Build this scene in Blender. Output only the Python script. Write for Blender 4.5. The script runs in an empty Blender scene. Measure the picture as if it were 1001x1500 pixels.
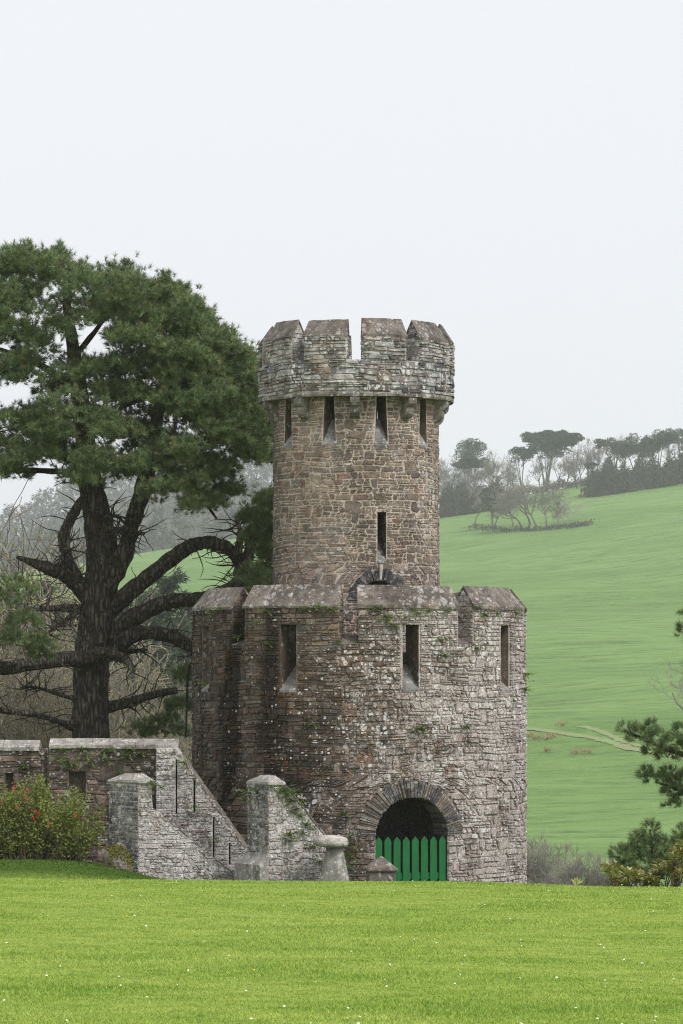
import bpy, bmesh, math, random
import numpy as np
from mathutils import Vector, Matrix

# ------------------------------------------------------------------ camera, sky, sun
F, CAMZ = 5000.0, 3.87            # focal length in photo pixels (1001x1500), eye height
HOR = 1000.0                      # photo row of the eye level
scn = bpy.context.scene
COL = scn.collection
cam_d = bpy.data.cameras.new('camera')
cam = bpy.data.objects.new('camera', cam_d); COL.objects.link(cam)
cam_d.sensor_fit = 'VERTICAL'; cam_d.sensor_height = 36.0; cam_d.sensor_width = 24.0
cam_d.lens = 36.0 * F / 1500.0
cam_d.shift_y = (HOR - 750.0) / 1500.0
cam_d.clip_start = 0.5; cam_d.clip_end = 9000
cam.location = (0, 0, CAMZ); cam.rotation_euler = (math.radians(90), 0, 0)
scn.camera = cam
scn.view_settings.view_transform = 'Standard'; scn.view_settings.look = 'None'
scn.view_settings.exposure = 0.85; scn.view_settings.gamma = 1.0
scn.view_settings.use_curve_mapping = False
scn.cycles.use_denoising = True; scn.cycles.denoising_prefilter = 'NONE'
scn.cycles.filter_width = 1.1
scn.cycles.volume_bounces = 3
scn.cycles.max_bounces = 6
scn.cycles.transparent_max_bounces = 8

SUN_EL, SUN_AZ = 48.0, 44.0       # azimuth measured from behind the camera towards +X
w = bpy.data.worlds.new('World'); scn.world = w; w.use_nodes = True
wn = w.node_tree.nodes; wl = w.node_tree.links
bg = wn['Background']
sky = wn.new('ShaderNodeTexSky'); sky.sky_type = 'NISHITA'; sky.sun_disc = False
sky.sun_elevation = math.radians(SUN_EL); sky.sun_rotation = math.radians(180 - SUN_AZ)
sky.dust_density = 4.0; sky.air_density = 1.0
hs = wn.new('ShaderNodeHueSaturation'); hs.inputs['Saturation'].default_value = 0.25
mx = wn.new('ShaderNodeMix'); mx.data_type = 'RGBA'; mx.inputs['Factor'].default_value = 0.88
mx.inputs['B'].default_value = (8.15, 8.28, 8.85, 1)
wl.new(sky.outputs[0], hs.inputs['Color']); wl.new(hs.outputs[0], mx.inputs['A'])
wl.new(mx.outputs['Result'], bg.inputs['Color']); bg.inputs['Strength'].default_value = 0.066

sd = bpy.data.lights.new('sun', 'SUN'); sd.energy = 1.5; sd.angle = math.radians(16); sd.color = (1, 0.98, 0.955)
sun = bpy.data.objects.new('sun', sd); COL.objects.link(sun)
a, e = math.radians(SUN_AZ), math.radians(SUN_EL)
to_sun = Vector((math.sin(a) * math.cos(e), -math.cos(a) * math.cos(e), math.sin(e)))
sun.rotation_euler = to_sun.to_track_quat('Z', 'Y').to_euler()

R = math.radians
rnd = random.Random(7)
nrng = np.random.default_rng(11)

def px(x, y, Y):                  # photo pixel at depth Y -> world point
    return Vector(((x - 500.5) * Y / F, Y, CAMZ + (HOR - y) * Y / F))
def pX(x, Y): return (x - 500.5) * Y / F
def pZ(y, Y): return CAMZ + (HOR - y) * Y / F

# ------------------------------------------------------------------ node helper, materials
class G:
    def __init__(s, name, rough=0.9, spec=0.3):
        s.m = bpy.data.materials.new(name); s.m.use_nodes = True
        s.t = s.m.node_tree; s.N = s.t.nodes; s.b = s.N['Principled BSDF']
        s.b.inputs['Roughness'].default_value = rough
        s.b.inputs['Specular IOR Level'].default_value = spec
    def put(s, sock, v):
        if v is None: return
        if isinstance(v, bpy.types.NodeSocket): s.t.links.new(v, sock)
        elif hasattr(sock.default_value, '__len__') and not hasattr(v, '__len__'):
            sock.default_value = [v] * len(sock.default_value)
        elif hasattr(v, '__len__') and len(sock.default_value) == 4 and len(v) == 3: sock.default_value = (*v, 1)
        else: sock.default_value = v
    def n(s, typ, props=None, out=0, **inp):
        nd = s.N.new('ShaderNode' + typ)
        for k, v in (props or {}).items(): setattr(nd, k, v)
        for k, v in inp.items():
            s.put(nd.inputs[int(k[1:])] if k[0] == '_' and k[1:].isdigit() else nd.inputs[k.replace('_', ' ')], v)
        return nd.outputs[out]
    def pos(s): return s.n('NewGeometry')
    def obj(s): return s.n('TexCoord', out=3)
    def scale(s, v, sc):
        return s.n('Mapping', Vector=v, Scale=sc)
    def noise(s, v, sc, det=4, rough=0.6, dist=0.0, out=0):
        return s.n('TexNoise', Vector=v, Scale=sc, Detail=det, Roughness=rough, Distortion=dist, out=out)
    def vor(s, v, sc, out=0, feat='F1'):
        return s.n('TexVoronoi', {'feature': feat}, out=out, Vector=v, Scale=sc)
    def mr(s, v, a, b, c=0.0, d=1.0, smooth=False):
        return s.n('MapRange', {'interpolation_type': 'SMOOTHSTEP' if smooth else 'LINEAR'}, _0=v, _1=a, _2=b, _3=c, _4=d)
    def math(s, op, a, b=0.5): return s.n('Math', {'operation': op}, _0=a, _1=b)
    def mix(s, f, a, b, mode='MIX'):
        nd = s.N.new('ShaderNodeMix'); nd.data_type = 'RGBA'; nd.blend_type = mode; nd.clamp_factor = True
        s.put(nd.inputs[0], f); s.put(nd.inputs[6], a); s.put(nd.inputs[7], b)
        return nd.outputs[2]
    def xyz(s, v, i): return s.n('SeparateXYZ', out=i, _0=v)
    def attr(s, name, out=0):
        return s.n('Attribute', {'attribute_name': name}, out=out)
    def base(s, c): s.put(s.b.inputs['Base Color'], c)
    def bump(s, h, strength=0.5, dist=0.02):
        s.t.links.new(s.n('Bump', Height=h, Strength=strength, Distance=dist), s.b.inputs['Normal'])
    def transl(s, c, f):                     # thin leaf: part of the light passes through
        tr = s.n('BsdfTranslucent', Color=c)
        ms = s.n('MixShader', _0=f, _1=s.b.outputs[0], _2=tr)
        s.t.links.new(ms, s.N['Material Output'].inputs['Surface'])

def stone_mat(name, base=None, lichen=0.3, lich_x=None, stain=0.3, stain_x=None, orange=0.1, lime=0.0, moss=0.0,
              tone=(0.45, 1.45), crust=None, speck=0.0, crc=(0.64, 0.57, 0.535), lc=(0.72, 0.69, 0.67)):
    """weathered stone; base None = the colour that each stone carries"""
    g = G(name, 0.92, 0.25); p = g.pos()
    warp = g.n('VectorMath', {'operation': 'ADD'}, _0=p, _1=g.n('VectorMath', {'operation': 'SCALE'}, _0=g.noise(p, 14, 3, out=1), Scale=0.05))
    c = g.attr('Col') if base is None else base
    n1 = g.noise(p, 5.5, 7, 0.68); n2 = g.noise(p, 55, 3, 0.7)
    c = g.mix(1.0, c, g.mr(n1, 0.3, 0.72, tone[0], tone[1]), 'MULTIPLY')
    c = g.mix(1.0, c, g.mr(n2, 0.28, 0.72, 0.5, 1.5), 'MULTIPLY')
    X = g.xyz(p, 0)
    if lime > 0:                             # lime bloom leached from the joints
        f = g.mr(g.noise(p, 3.2, 6, 0.7), 0.47, 0.66, 0, lime, True)
        c = g.mix(f, c, (0.66, 0.635, 0.615))
    if stain > 0:                            # black algae washed down the wall
        sv = g.scale(p, (1.3, 1.3, 0.28))
        f = g.mr(g.noise(sv, 1.0, 5, 0.62), 0.44, 0.62, 0, 1, True)
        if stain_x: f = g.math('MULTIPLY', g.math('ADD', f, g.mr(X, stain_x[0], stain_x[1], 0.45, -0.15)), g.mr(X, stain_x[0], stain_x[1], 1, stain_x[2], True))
        f = g.math('MULTIPLY', f, stain)
        c = g.mix(f, c, (0.022, 0.016, 0.013))
    if moss > 0:
        f = g.mr(g.noise(p, 7, 6, 0.7), 0.55, 0.68, 0, moss, True)
        c = g.mix(f, c, (0.09, 0.10, 0.02))
    if orange > 0:
        f = g.math('MULTIPLY', g.mr(g.noise(p, 3.1, 5, 0.7), 0.50, 0.64, 0, 1, True), g.mr(g.noise(p, 26, 4, 0.7), 0.46, 0.62, 0, orange, True))
        c = g.mix(f, c, (0.42, 0.20, 0.045))
    if crust:                                # pale lichen crust that thickens from x0 to x1
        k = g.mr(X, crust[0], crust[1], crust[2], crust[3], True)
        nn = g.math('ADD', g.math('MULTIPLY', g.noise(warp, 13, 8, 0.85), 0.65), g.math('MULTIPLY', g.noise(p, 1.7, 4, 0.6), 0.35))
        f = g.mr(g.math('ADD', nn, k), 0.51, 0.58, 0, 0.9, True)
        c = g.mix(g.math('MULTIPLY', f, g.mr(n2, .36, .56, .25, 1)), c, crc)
    if lichen > 0:
        area = g.mr(g.noise(p, 1.3, 4, 0.6), 0.36, 0.62, 0.25, 1.0)
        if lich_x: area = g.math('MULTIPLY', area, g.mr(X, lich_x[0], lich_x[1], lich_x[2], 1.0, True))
        for sc, k in ((6.5, 0.62), (14.0, 0.72)):
            rr = g.math('MULTIPLY', g.math('MULTIPLY', g.mr(g.xyz(g.vor(warp, sc, 1), 0), 0.12, 1.0, 0.0, 1.0), area), k)
            d = g.math('SUBTRACT', rr, g.vor(warp, sc, 0))
            f = g.math('MULTIPLY', g.mr(d, 0.0, 0.05, 0, 1, True), lichen)
            f = g.math('MULTIPLY', f, g.mr(g.noise(p, 40, 3, 0.7), 0.3, 0.55, 0.35, 1))
            c = g.mix(f, c, lc)
    if speck > 0:                            # dark pits and black lichen dots
        f = g.mr(g.noise(p, 27, 5, 0.8), 0.40, 0.47, 1, 0, True)
        c = g.mix(g.math('MULTIPLY', f, speck), c, (0.045, 0.035, 0.03))
    g.base(c)
    hgt = g.math('ADD', g.math('MULTIPLY', n1, 0.8), g.math('MULTIPLY', n2, 0.35))
    g.bump(hgt, 1.0, 0.04)
    return g.m

M = {}
XL, XR = -2.95, 3.6                                   # world X of the lower drum's two edges
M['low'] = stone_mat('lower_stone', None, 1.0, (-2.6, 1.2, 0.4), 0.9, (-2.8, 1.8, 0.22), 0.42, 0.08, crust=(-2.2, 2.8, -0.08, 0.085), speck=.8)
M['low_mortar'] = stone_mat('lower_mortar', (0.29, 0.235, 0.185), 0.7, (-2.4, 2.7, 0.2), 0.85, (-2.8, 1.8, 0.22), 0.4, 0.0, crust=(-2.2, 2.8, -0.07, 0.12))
M['up'] = stone_mat('upper_stone', None, 0.6, (-1.5, 2.2, 0.4), 0.4, None, 0.25, 0.14, tone=(0.5, 1.4), speck=.5, crust=(-1.6, 2.0, -.10, -.03))
M['up_mortar'] = stone_mat('upper_mortar', (0.56, 0.47, 0.39), 0.25, None, 0.2, None, 0.0, 0.0, tone=(0.7, 1.2))
M['par'] = stone_mat('parapet_stone', None, 0.8, None, 0.3, None, 0.25, 0.75)
M['par_mortar'] = stone_mat('parapet_mortar', (0.54, 0.505, 0.48), 0.3, None, 0.25, None, 0.05, 0.4)
M['coping'] = stone_mat('coping_slate', (0.205, 0.175, 0.15), 0.35, None, 0.5, None, 0.2, 0.0, tone=(0.4, 1.6), moss=.15, speck=.6)
M['coping_up'] = stone_mat('coping_slate_high', (0.18, 0.155, 0.135), 0.35, None, 0.6, None, 0.35, 0.12, tone=(0.4, 1.6), speck=.6)
M['slab'] = stone_mat('pale_slab', (0.27, 0.26, 0.245), 0.4, None, 0.4, None, 0.1, 0.15)
M['slate'] = stone_mat('dark_slate', None, 0.22, None, 0.3, None, 0.2, 0.1)
M['wing'] = stone_mat('wing_stone', None, 1.0, None, 0.35, None, 0.10, 0.3, crust=(-9, 9, .055, .055), tone=(.35, 1.45), crc=(0.66, 0.615, 0.60), speck=.85)
M['wing_mortar'] = stone_mat('wing_mortar', (0.40, 0.375, 0.34), 0.8, None, 0.2, None, 0.05, 0.3, crust=(-9, 9, .09, .09), crc=(0.62, 0.575, 0.55), speck=.8)
M['pier'] = stone_mat('pier_stone', None, 0.8, None, 0.5, None, 0.06, 0.2, crust=(-9, 9, -.01, -.01), speck=.8)
M['bound'] = stone_mat('boundary_stone', None, 0.55, None, 0.5, None, 0.15, 0.05, moss=0.25)
M['bound_mortar'] = stone_mat('boundary_mortar', (0.17, 0.14, 0.115), 0.3, None, 0.4, None, 0.1, 0.0, moss=0.2)
M['cap'] = stone_mat('cap_stone', (0.36, 0.335, 0.30), 0.55, None, 0.35, None, 0.1, 0.1)
M['reveal'] = stone_mat('slot_reveal_stone', (0.15, 0.115, 0.09), 0.3, None, 0.6, None, 0.2, 0.0)
M['corbel'] = stone_mat('corbel_stone', (0.24, 0.215, 0.19), 0.5, None, 0.5, None, 0.2, 0.3)
M['staddle'] = stone_mat('granite', (0.33, 0.315, 0.275), 0.45, None, 0.25, None, 0.15, 0.15, moss=0.25)
M['staddle_cap'] = stone_mat('granite_cap', (0.52, 0.49, 0.44), 0.9, None, 0.15, None, 0.6, 0.4, moss=0.15)
M['rock'] = stone_mat('mossy_rock', (0.17, 0.15, 0.12), 0.2, None, 0.3, None, 0.1, 0.0)

def simple(name, c1, c2, sc=6, rough=0.8, spec=0.3, bump=0.0, bsc=40, transl=0.0, vscale=(1, 1, 1), attr=False):
    g = G(name, rough, spec); p = g.pos()
    if vscale != (1, 1, 1): p = g.scale(p, vscale)
    f = g.mr(g.noise(p, sc, 5, 0.65), 0.32, 0.68)
    c = g.mix(f, c1, c2)
    if attr: c = g.mix(1.0, c, g.attr('Col'), 'MULTIPLY')
    g.base(c)
    if bump: g.bump(g.noise(p, bsc, 4, 0.7), bump, 0.02)
    if transl: g.transl(c, transl)
    return g.m
M['gate'] = simple('green_paint', (0.006, 0.11, 0.03), (0.012, 0.165, 0.045), 5, 0.45, 0.4, 0.15, 30, vscale=(6, 6, 0.7))
M['needle'] = simple('pine_needle', (0.09, 0.142, 0.06), (0.20, 0.27, 0.105), 1.6, 0.6, 0.3, transl=0.12, attr=True)
M['needle_far'] = simple('far_pine_needle', (0.05, 0.066, 0.042), (0.09, 0.11, 0.068), 0.4, 0.8, 0.1, transl=0.1)  # lightened: some of the distance haze is put into this colour
M['bud'] = simple('pine_bud', (0.25, 0.10, 0.035), (0.33, 0.17, 0.07), 8)
def bark(name, c1, c2, sc=1.0):
    g = G(name, 0.95, 0.15); p = g.pos()
    v = g.scale(p, (9 * sc, 9 * sc, 1.5 * sc))
    d = g.vor(g.n('VectorMath', {'operation': 'ADD'}, _0=v, _1=g.n('VectorMath', {'operation': 'SCALE'}, _0=g.noise(v, 1.2, 4, out=1), Scale=0.7)), 1.4, feat='DISTANCE_TO_EDGE')
    pl = g.mr(d, 0.0, 0.3, 0, 1, True)
    c = g.mix(pl, (c1[0] * .35, c1[1] * .35, c1[2] * .35), g.mix(g.mr(g.noise(p, 5 * sc, 5, .65), .35, .65), c1, c2))
    lf = g.mr(g.noise(p, 9 * sc, 6, .7), .56, .66, 0, .7, True)
    c = g.mix(lf, c, (0.19, 0.19, 0.15))
    g.base(c); g.bump(g.math('ADD', pl, g.math('MULTIPLY', g.noise(p, 40 * sc, 3, .7), .4)), 0.9, 0.05)
    return g.m
M['bark'] = bark('pine_bark', (0.08, 0.066, 0.055), (0.14, 0.118, 0.098))
M['dead'] = bark('dead_wood', (0.26, 0.23, 0.19), (0.36, 0.33, 0.28), 2)
M['twig'] = simple('hazel_twig', (0.28, 0.235, 0.165), (0.44, 0.39, 0.29), 1.5)
M['twig_dark'] = simple('hazel_twig_dark', (0.085, 0.068, 0.05), (0.15, 0.122, 0.09), 1.5)
M['twig_grey'] = simple('hazel_twig_grey', (0.20, 0.18, 0.145), (0.30, 0.275, 0.225), 1.5)
M['catkin'] = simple('hazel_bud', (0.42, 0.36, 0.09), (0.34, 0.34, 0.11), 2, transl=0.2)
M['bare'] = simple('bare_bark', (0.12, 0.10, 0.085), (0.19, 0.165, 0.14), 0.5)
M['bare_twig'] = simple('bare_twig', (0.19, 0.165, 0.145), (0.28, 0.25, 0.215), 0.3)
M['bleached'] = simple('bleached_wood', (0.27, 0.25, 0.22), (0.38, 0.36, 0.32), 0.5)
M['scrub'] = simple('dark_scrub', (0.05, 0.05, 0.035), (0.10, 0.09, 0.065), 0.25)
M['scrub_brown'] = simple('brown_scrub', (0.16, 0.125, 0.075), (0.24, 0.19, 0.12), 0.25)
M['wood_far'] = simple('far_wood', (0.075, 0.08, 0.062), (0.125, 0.125, 0.10), 0.05)
M['fir'] = simple('fir_foliage', (0.035, 0.055, 0.035), (0.075, 0.10, 0.062), 0.5, transl=0.1)
M['fern'] = simple('fern_leaf', (0.10, 0.19, 0.025), (0.19, 0.29, 0.05), 9, 0.6, 0.3, transl=0.3)
M['quince_leaf'] = simple('shrub_leaf', (0.10, 0.15, 0.024), (0.30, 0.34, 0.07), 3.5, 0.55, 0.3, transl=0.3)
M['quince_stem'] = simple('shrub_stem', (0.075, 0.055, 0.04), (0.14, 0.10, 0.07), 6)
M['petal_red'] = simple('red_petal', (0.62, 0.035, 0.015), (0.75, 0.07, 0.03), 9, transl=0.25)
M['big_leaf'] = simple('glossy_leaf', (0.20, 0.235, 0.05), (0.44, 0.44, 0.16), 7, 0.28, 0.55, transl=0.15)
M['big_leaf_brown'] = simple('felted_leaf', (0.20, 0.12, 0.035), (0.30, 0.20, 0.07), 7, 0.5, 0.4, transl=0.15)
M['moss'] = simple('moss', (0.10, 0.11, 0.012), (0.20, 0.19, 0.03), 14, 0.95, 0.1, 0.8, 60)
M['daisy'] = simple('daisy_petal', (0.82, 0.82, 0.80), (0.9, 0.9, 0.88), 9, 0.7)
M['yolk'] = simple('daisy_eye', (0.75, 0.5, 0.04), (0.8, 0.55, 0.06), 9)
M['dry'] = simple('dry_grass', (0.36, 0.27, 0.13), (0.46, 0.36, 0.20), 1, transl=0.2)
M['track'] = simple('bare_earth_track', (0.23, 0.22, 0.115), (0.18, 0.30, 0.09), 0.35, 0.95)
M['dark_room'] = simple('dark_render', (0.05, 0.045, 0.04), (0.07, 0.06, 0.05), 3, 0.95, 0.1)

g = G('lawn_soil', 0.95, 0.1); p = g.pos()
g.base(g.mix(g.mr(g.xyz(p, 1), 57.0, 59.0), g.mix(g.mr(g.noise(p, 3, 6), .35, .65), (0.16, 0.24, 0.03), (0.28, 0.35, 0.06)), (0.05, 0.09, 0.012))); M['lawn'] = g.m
g = G('grass_blade', 0.6, 0.3); p = g.pos()
f1 = g.mr(g.noise(g.scale(p, (0.8, 1.0, 1)), 1.0, 7, .72), .36, .64)
c = g.mix(f1, (0.20, 0.335, 0.045), (0.41, 0.51, 0.12))
c = g.mix(g.mr(g.noise(g.scale(p, (0.5, 1.3, 1)), 3.5, 4, .7), .55, .72, 0, .8), c, (0.54, 0.55, 0.18))
c = g.mix(g.mr(g.noise(g.scale(p, (0.6, 1.5, 1)), 2.7, 4, .65), .53, .68, 0, .8), c, (0.15, 0.28, 0.025))
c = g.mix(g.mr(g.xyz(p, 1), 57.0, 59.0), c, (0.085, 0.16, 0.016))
c = g.mix(1.0, c, g.attr('Col'), 'MULTIPLY')
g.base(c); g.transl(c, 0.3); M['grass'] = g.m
g = G('pasture', 0.95, 0.1); p = g.pos()
f = g.mr(g.noise(g.scale(p, (0.012, 0.03, 0.03)), 1.0, 7, .66), .40, .60)
c = g.mix(f, (0.155, 0.28, 0.072), (0.25, 0.40, 0.125))
f = g.mr(g.noise(g.scale(p, (0.10, 0.42, 0.42)), 1.0, 6, .72), .36, .66)
c = g.mix(g.math('MULTIPLY', f, .6), c, (0.235, 0.36, 0.11))
f = g.mr(g.noise(g.scale(p, (0.10, 0.35, 0.35)), 1.0, 6, .78), .47, .64, 0, .85)
c = g.mix(f, c, (0.10, 0.19, 0.05))
f = g.mr(g.noise(g.scale(p, (0.55, 0.8, 0.8)), 1.0, 5, .75), .50, .70, 0, .7)
c = g.mix(f, c, (0.255, 0.38, 0.125))
f = g.mr(g.noise(g.scale(p, (0.03, 0.10, .10)), 1.0, 6, .7), .60, .75, 0, .55)
c = g.mix(f, c, (0.23, 0.24, 0.10))
c = g.mix(g.math('MULTIPLY', g.mr(g.xyz(p, 1), 1112, 1130), g.mr(g.xyz(p, 0), 14, 2)), c, (0.10, 0.092, 0.075))
g.base(c); g.bump(g.noise(g.scale(p, (.4, 1, 1)), 1.0, 5, .75), 1.0, 1.2); M['pasture'] = g.m

# ------------------------------------------------------------------ object helpers
def link(name, me, mats=None, parent=None):
    o = bpy.data.objects.new(name, me); COL.objects.link(o)
    if mats is not None and not me.materials:
        for m in (mats if isinstance(mats, (list, tuple)) else [mats]): me.materials.append(M[m] if isinstance(m, str) else m)
    if parent is not None: o.parent = parent
    return o
def tag(o, label=None, cat=None, group=None, kind=None):
    if label: o['label'] = label
    if cat: o['category'] = cat
    if group: o['group'] = group
    if kind: o['kind'] = kind
    return o
def empty(name, loc=(0, 0, 0)):
    o = bpy.data.objects.new(name, None); COL.objects.link(o); o.location = loc; o.empty_display_size = .2
    return o
def pmesh(name, v, f, mi=None, smooth=False):
    me = bpy.data.meshes.new(name); me.from_pydata([tuple(q) for q in v], [], f)
    if mi is not None: me.polygons.foreach_set('material_index', mi)
    if smooth: me.polygons.foreach_set('use_smooth', [True] * len(me.polygons))
    me.update(); return me
def soup(name, V, k, mi=None, col=None):
    """V (n,k,3): n separate k-gons"""
    n = V.shape[0]; me = bpy.data.meshes.new(name)
    me.vertices.add(n * k); me.vertices.foreach_set('co', V.astype(np.float32).ravel())
    me.loops.add(n * k); me.loops.foreach_set('vertex_index', np.arange(n * k, dtype=np.int32))
    me.polygons.add(n); me.polygons.foreach_set('loop_start', np.arange(0, n * k, k, dtype=np.int32))
    if mi is not None: me.polygons.foreach_set('material_index', np.asarray(mi, dtype=np.int32))
    if col is not None:
        at = me.color_attributes.new('Col', 'FLOAT_COLOR', 'POINT')
        c4 = np.ones((n, k, 4), np.float32); c4[..., :3] = col[:, None, :]
        at.data.foreach_set('color', c4.ravel())
    me.update(); me.validate(); return me
def unit(a): return a / (np.linalg.norm(a, axis=-1, keepdims=True) + 1e-9)

class MB:                                   # collects faces for one mesh
    def __init__(s): s.v = []; s.f = []; s.mi = []
    def add(s, v, f, mi=0):
        o = len(s.v); s.v += [tuple(q) for q in v]; s.f += [[i + o for i in q] for q in f]; s.mi += [mi] * len(f)
    def box(s, x0, x1, y0, y1, z0, z1, mi=0):
        s.add([(x0, y0, z0), (x1, y0, z0), (x1, y1, z0), (x0, y1, z0), (x0, y0, z1), (x1, y0, z1), (x1, y1, z1), (x0, y1, z1)],
              [(3, 2, 1, 0), (4, 5, 6, 7), (0, 1, 5, 4), (1, 2, 6, 5), (2, 3, 7, 6), (3, 0, 4, 7)], mi)
    def tube(s, pts, rad, sides=6, mi=0, rough=0.0, cap=True):
        n = len(pts); vs = []; ref = Vector((0.31, 0.9, 0.2))
        for i in range(n):
            d = (Vector(pts[min(i + 1, n - 1)]) - Vector(pts[max(i - 1, 0)]))
            d = d.normalized() if d.length > 1e-9 else Vector((0, 0, 1))
            a = d.cross(ref); a = a.normalized() if a.length > 1e-4 else d.orthogonal().normalized(); b = d.cross(a)
            for k in range(sides):
                t = 2 * math.pi * k / sides
                r = rad[i] * (1 + (rnd.uniform(-rough, rough) if rough else 0))
                vs.append(Vector(pts[i]) + (a * math.cos(t) + b * math.sin(t)) * r)
        fs = [(i * sides + k, i * sides + (k + 1) % sides, (i + 1) * sides + (k + 1) % sides, (i + 1) * sides + k) for i in range(n - 1) for k in range(sides)]
        if cap: fs += [tuple(range(sides))[::-1], tuple(range((n - 1) * sides, n * sides))]
        s.add(vs, fs, mi)
    def build(s, name, mats, parent=None, smooth=False):
        return link(name, pmesh(name, s.v, s.f, s.mi, smooth), mats, parent)

def catmull(pts, per=5):
    P = [Vector(q) for q in pts]; P = [P[0] * 2 - P[1]] + P + [P[-1] * 2 - P[-2]]; out = []
    for i in range(1, len(P) - 2):
        for k in range(per):
            t = k / per; a, b, c, d = P[i - 1:i + 3]
            out.append(0.5 * ((2 * b) + (c - a) * t + (2 * a - 5 * b + 4 * c - d) * t * t + (3 * b - a - 3 * c + d) * t ** 3))
    out.append(P[-2]); return out
def interp(vals, n):
    return list(np.interp(np.linspace(0, len(vals) - 1, n), range(len(vals)), vals))

# ------------------------------------------------------------------ ground
def sstep(a, b, x): 
    t = np.clip((x - a) / (b - a), 0, 1); return t * t * (3 - 2 * t)
_ys = np.linspace(-60, 5000, 50601)
_sl = np.interp(_ys, [-60, 42, 54, 60, 64, 70, 95, 190, 225, 240, 270, 5000], [-0.0235, -0.0235, -0.088, -0.085, -0.02, -0.05, -0.13, -0.09, -0.03, 0, 0, 0])
_prof = np.cumsum(_sl) * (_ys[1] - _ys[0]); _prof -= np.interp(0, _ys, _prof); _prof += 2.27
VAL = float(np.interp(240, _ys, _prof))
RY = 1100.0
def ground(X, Y):
    X = np.asarray(X, float); Y = np.asarray(Y, float)
    near = np.interp(Y, _ys, _prof) - 0.0135 * np.clip(X, -60, 60)
    near = near + 0.60 * sstep(-1.3, -5.2, X) * sstep(55.5, 61.5, Y) * (1 - sstep(72, 90, Y)) + 0.35 * sstep(-4, -1, X) * sstep(2.5, -1, X) * 0
    near = near + 0.03 * np.sin(X * 0.7 + 1) * np.sin(Y * 0.31) * sstep(5, 20, Y)
    ridge = 55.5 + 0.148 * np.clip(X, -260, 320) + 2.0 * np.sin(X * 0.009)
    t = np.clip((Y - 232) / (RY - 232), 0, 1)
    hill = (ridge - VAL) * (0.93 * t + 0.07 * t * t) * sstep(225, 275, Y)
    hill = hill + (0.9 * np.sin(X * .045 + Y * .012) + 0.6 * np.sin(Y * .05 - X * .02) + .35 * np.sin(X * .11 + Y * .09)) * sstep(260, 340, Y) * (1 - sstep(RY - 60, RY - 10, Y))
    top2 = 131 - np.where(X > -90, 0.001, 0.0036) * (X + 90) ** 2
    top2 = np.maximum(top2, 25)
    back = -5 * sstep(RY + 2, RY + 80, Y) + (top2 - ridge + 5) * sstep(RY + 100, 2200, Y)
    far = -60 * sstep(2300, 3600, Y)
    return near + hill + back + far
def gz(X, Y): return float(ground(X, Y))
def hit(x, y, y0=80.0, y1=2000.0):          # photo pixel -> point on the ground
    Y = np.linspace(y0, y1, 26400)
    d = CAMZ + (HOR - y) * Y / F - ground((x - 500.5) * Y / F, Y)
    k = np.argmax(d < 0) if (d < 0).any() else len(Y) - 1
    return Vector(((x - 500.5) * Y[k] / F, Y[k], gz((x - 500.5) * Y[k] / F, Y[k])))
def sheet(name, xs, ys, mat):
    XX, YY = np.meshgrid(xs, ys); Z = ground(XX, YY)
    v = np.stack([XX, YY, Z], -1).reshape(-1, 3); nx, ny = len(xs), len(ys)
    f = [(j * nx + i, j * nx + i + 1, (j + 1) * nx + i + 1, (j + 1) * nx + i) for j in range(ny - 1) for i in range(nx - 1)]
    o = link(name, pmesh(name, v, f, smooth=True), mat); o['kind'] = 'structure'; return o
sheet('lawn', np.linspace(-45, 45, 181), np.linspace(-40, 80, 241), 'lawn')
xs = np.concatenate([np.linspace(-1200, -330, 20), np.linspace(-300, 300, 121), np.linspace(330, 1200, 20)])
ys = np.concatenate([np.linspace(80, 300, 60), np.linspace(304, 1200, 190), np.linspace(1220, 2300, 41), np.linspace(2340, 2500, 5)])
sheet('hillside_field', xs, ys, 'pasture')
# farm track worn across the field
def draped(name, pts, wid, mat):
    P = catmull([hit(*q) for q in pts], 24); v = []; f = []
    for i, q in enumerate(P):
        d = (P[min(i + 1, len(P) - 1)] - P[max(i - 1, 0)]); s_ = Vector((-d.y, d.x, 0)).normalized() * wid * (0.6 + 0.8 * rnd.random())
        for k in (-1, 1):
            w_ = q + s_ * k; v.append((w_.x, w_.y, gz(w_.x, w_.y) + 0.05))
        if i: f.append((2 * i - 2, 2 * i - 1, 2 * i + 1, 2 * i))
    o = link(name, pmesh(name, v, f), mat); o['kind'] = 'structure'; return o
draped('field_track', [(700, 1058), (770, 1067), (810, 1072), (850, 1078), (890, 1086), (930, 1098), (1010, 1112), (1080, 1120)], .75, 'track')
draped('field_track', [(852, 1064), (875, 1070), (895, 1078), (922, 1089), (1000, 1106)], .5, 'track')

# ------------------------------------------------------------------ masonry
def minus(lo, hi, ex, tol=.02):
    out = [(lo, hi)]
    for a_, b_ in ex:
        nxt = []
        for p_, q_ in out:
            if b_ <= p_ or a_ >= q_: nxt.append((p_, q_)); continue
            if a_ - p_ > tol: nxt.append((p_, a_))
            if q_ - b_ > tol: nxt.append((b_, q_))
        out = nxt
    return out
def courses(breaks, hmin, hmax):
    out = []
    for a, b in zip(breaks[:-1], breaks[1:]):
        hs_ = []
        while sum(hs_) < b - a: hs_.append(rnd.uniform(hmin, hmax))
        k = (b - a) / sum(hs_); z = a
        for h in hs_: out.append((z, z + h * k)); z += h * k
    return out
def span_pairs(spans, v0, v1):
    h = v1 - v0
    A, B = spans(v0 + .02 * h), spans(v1 - .02 * h)
    if len(A) == len(B): return [(a[0], b[0], a[1], b[1]) for a, b in zip(A, B)]
    m = spans((v0 + v1) / 2)
    return [(a, a, b, b) for a, b in m]
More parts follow.
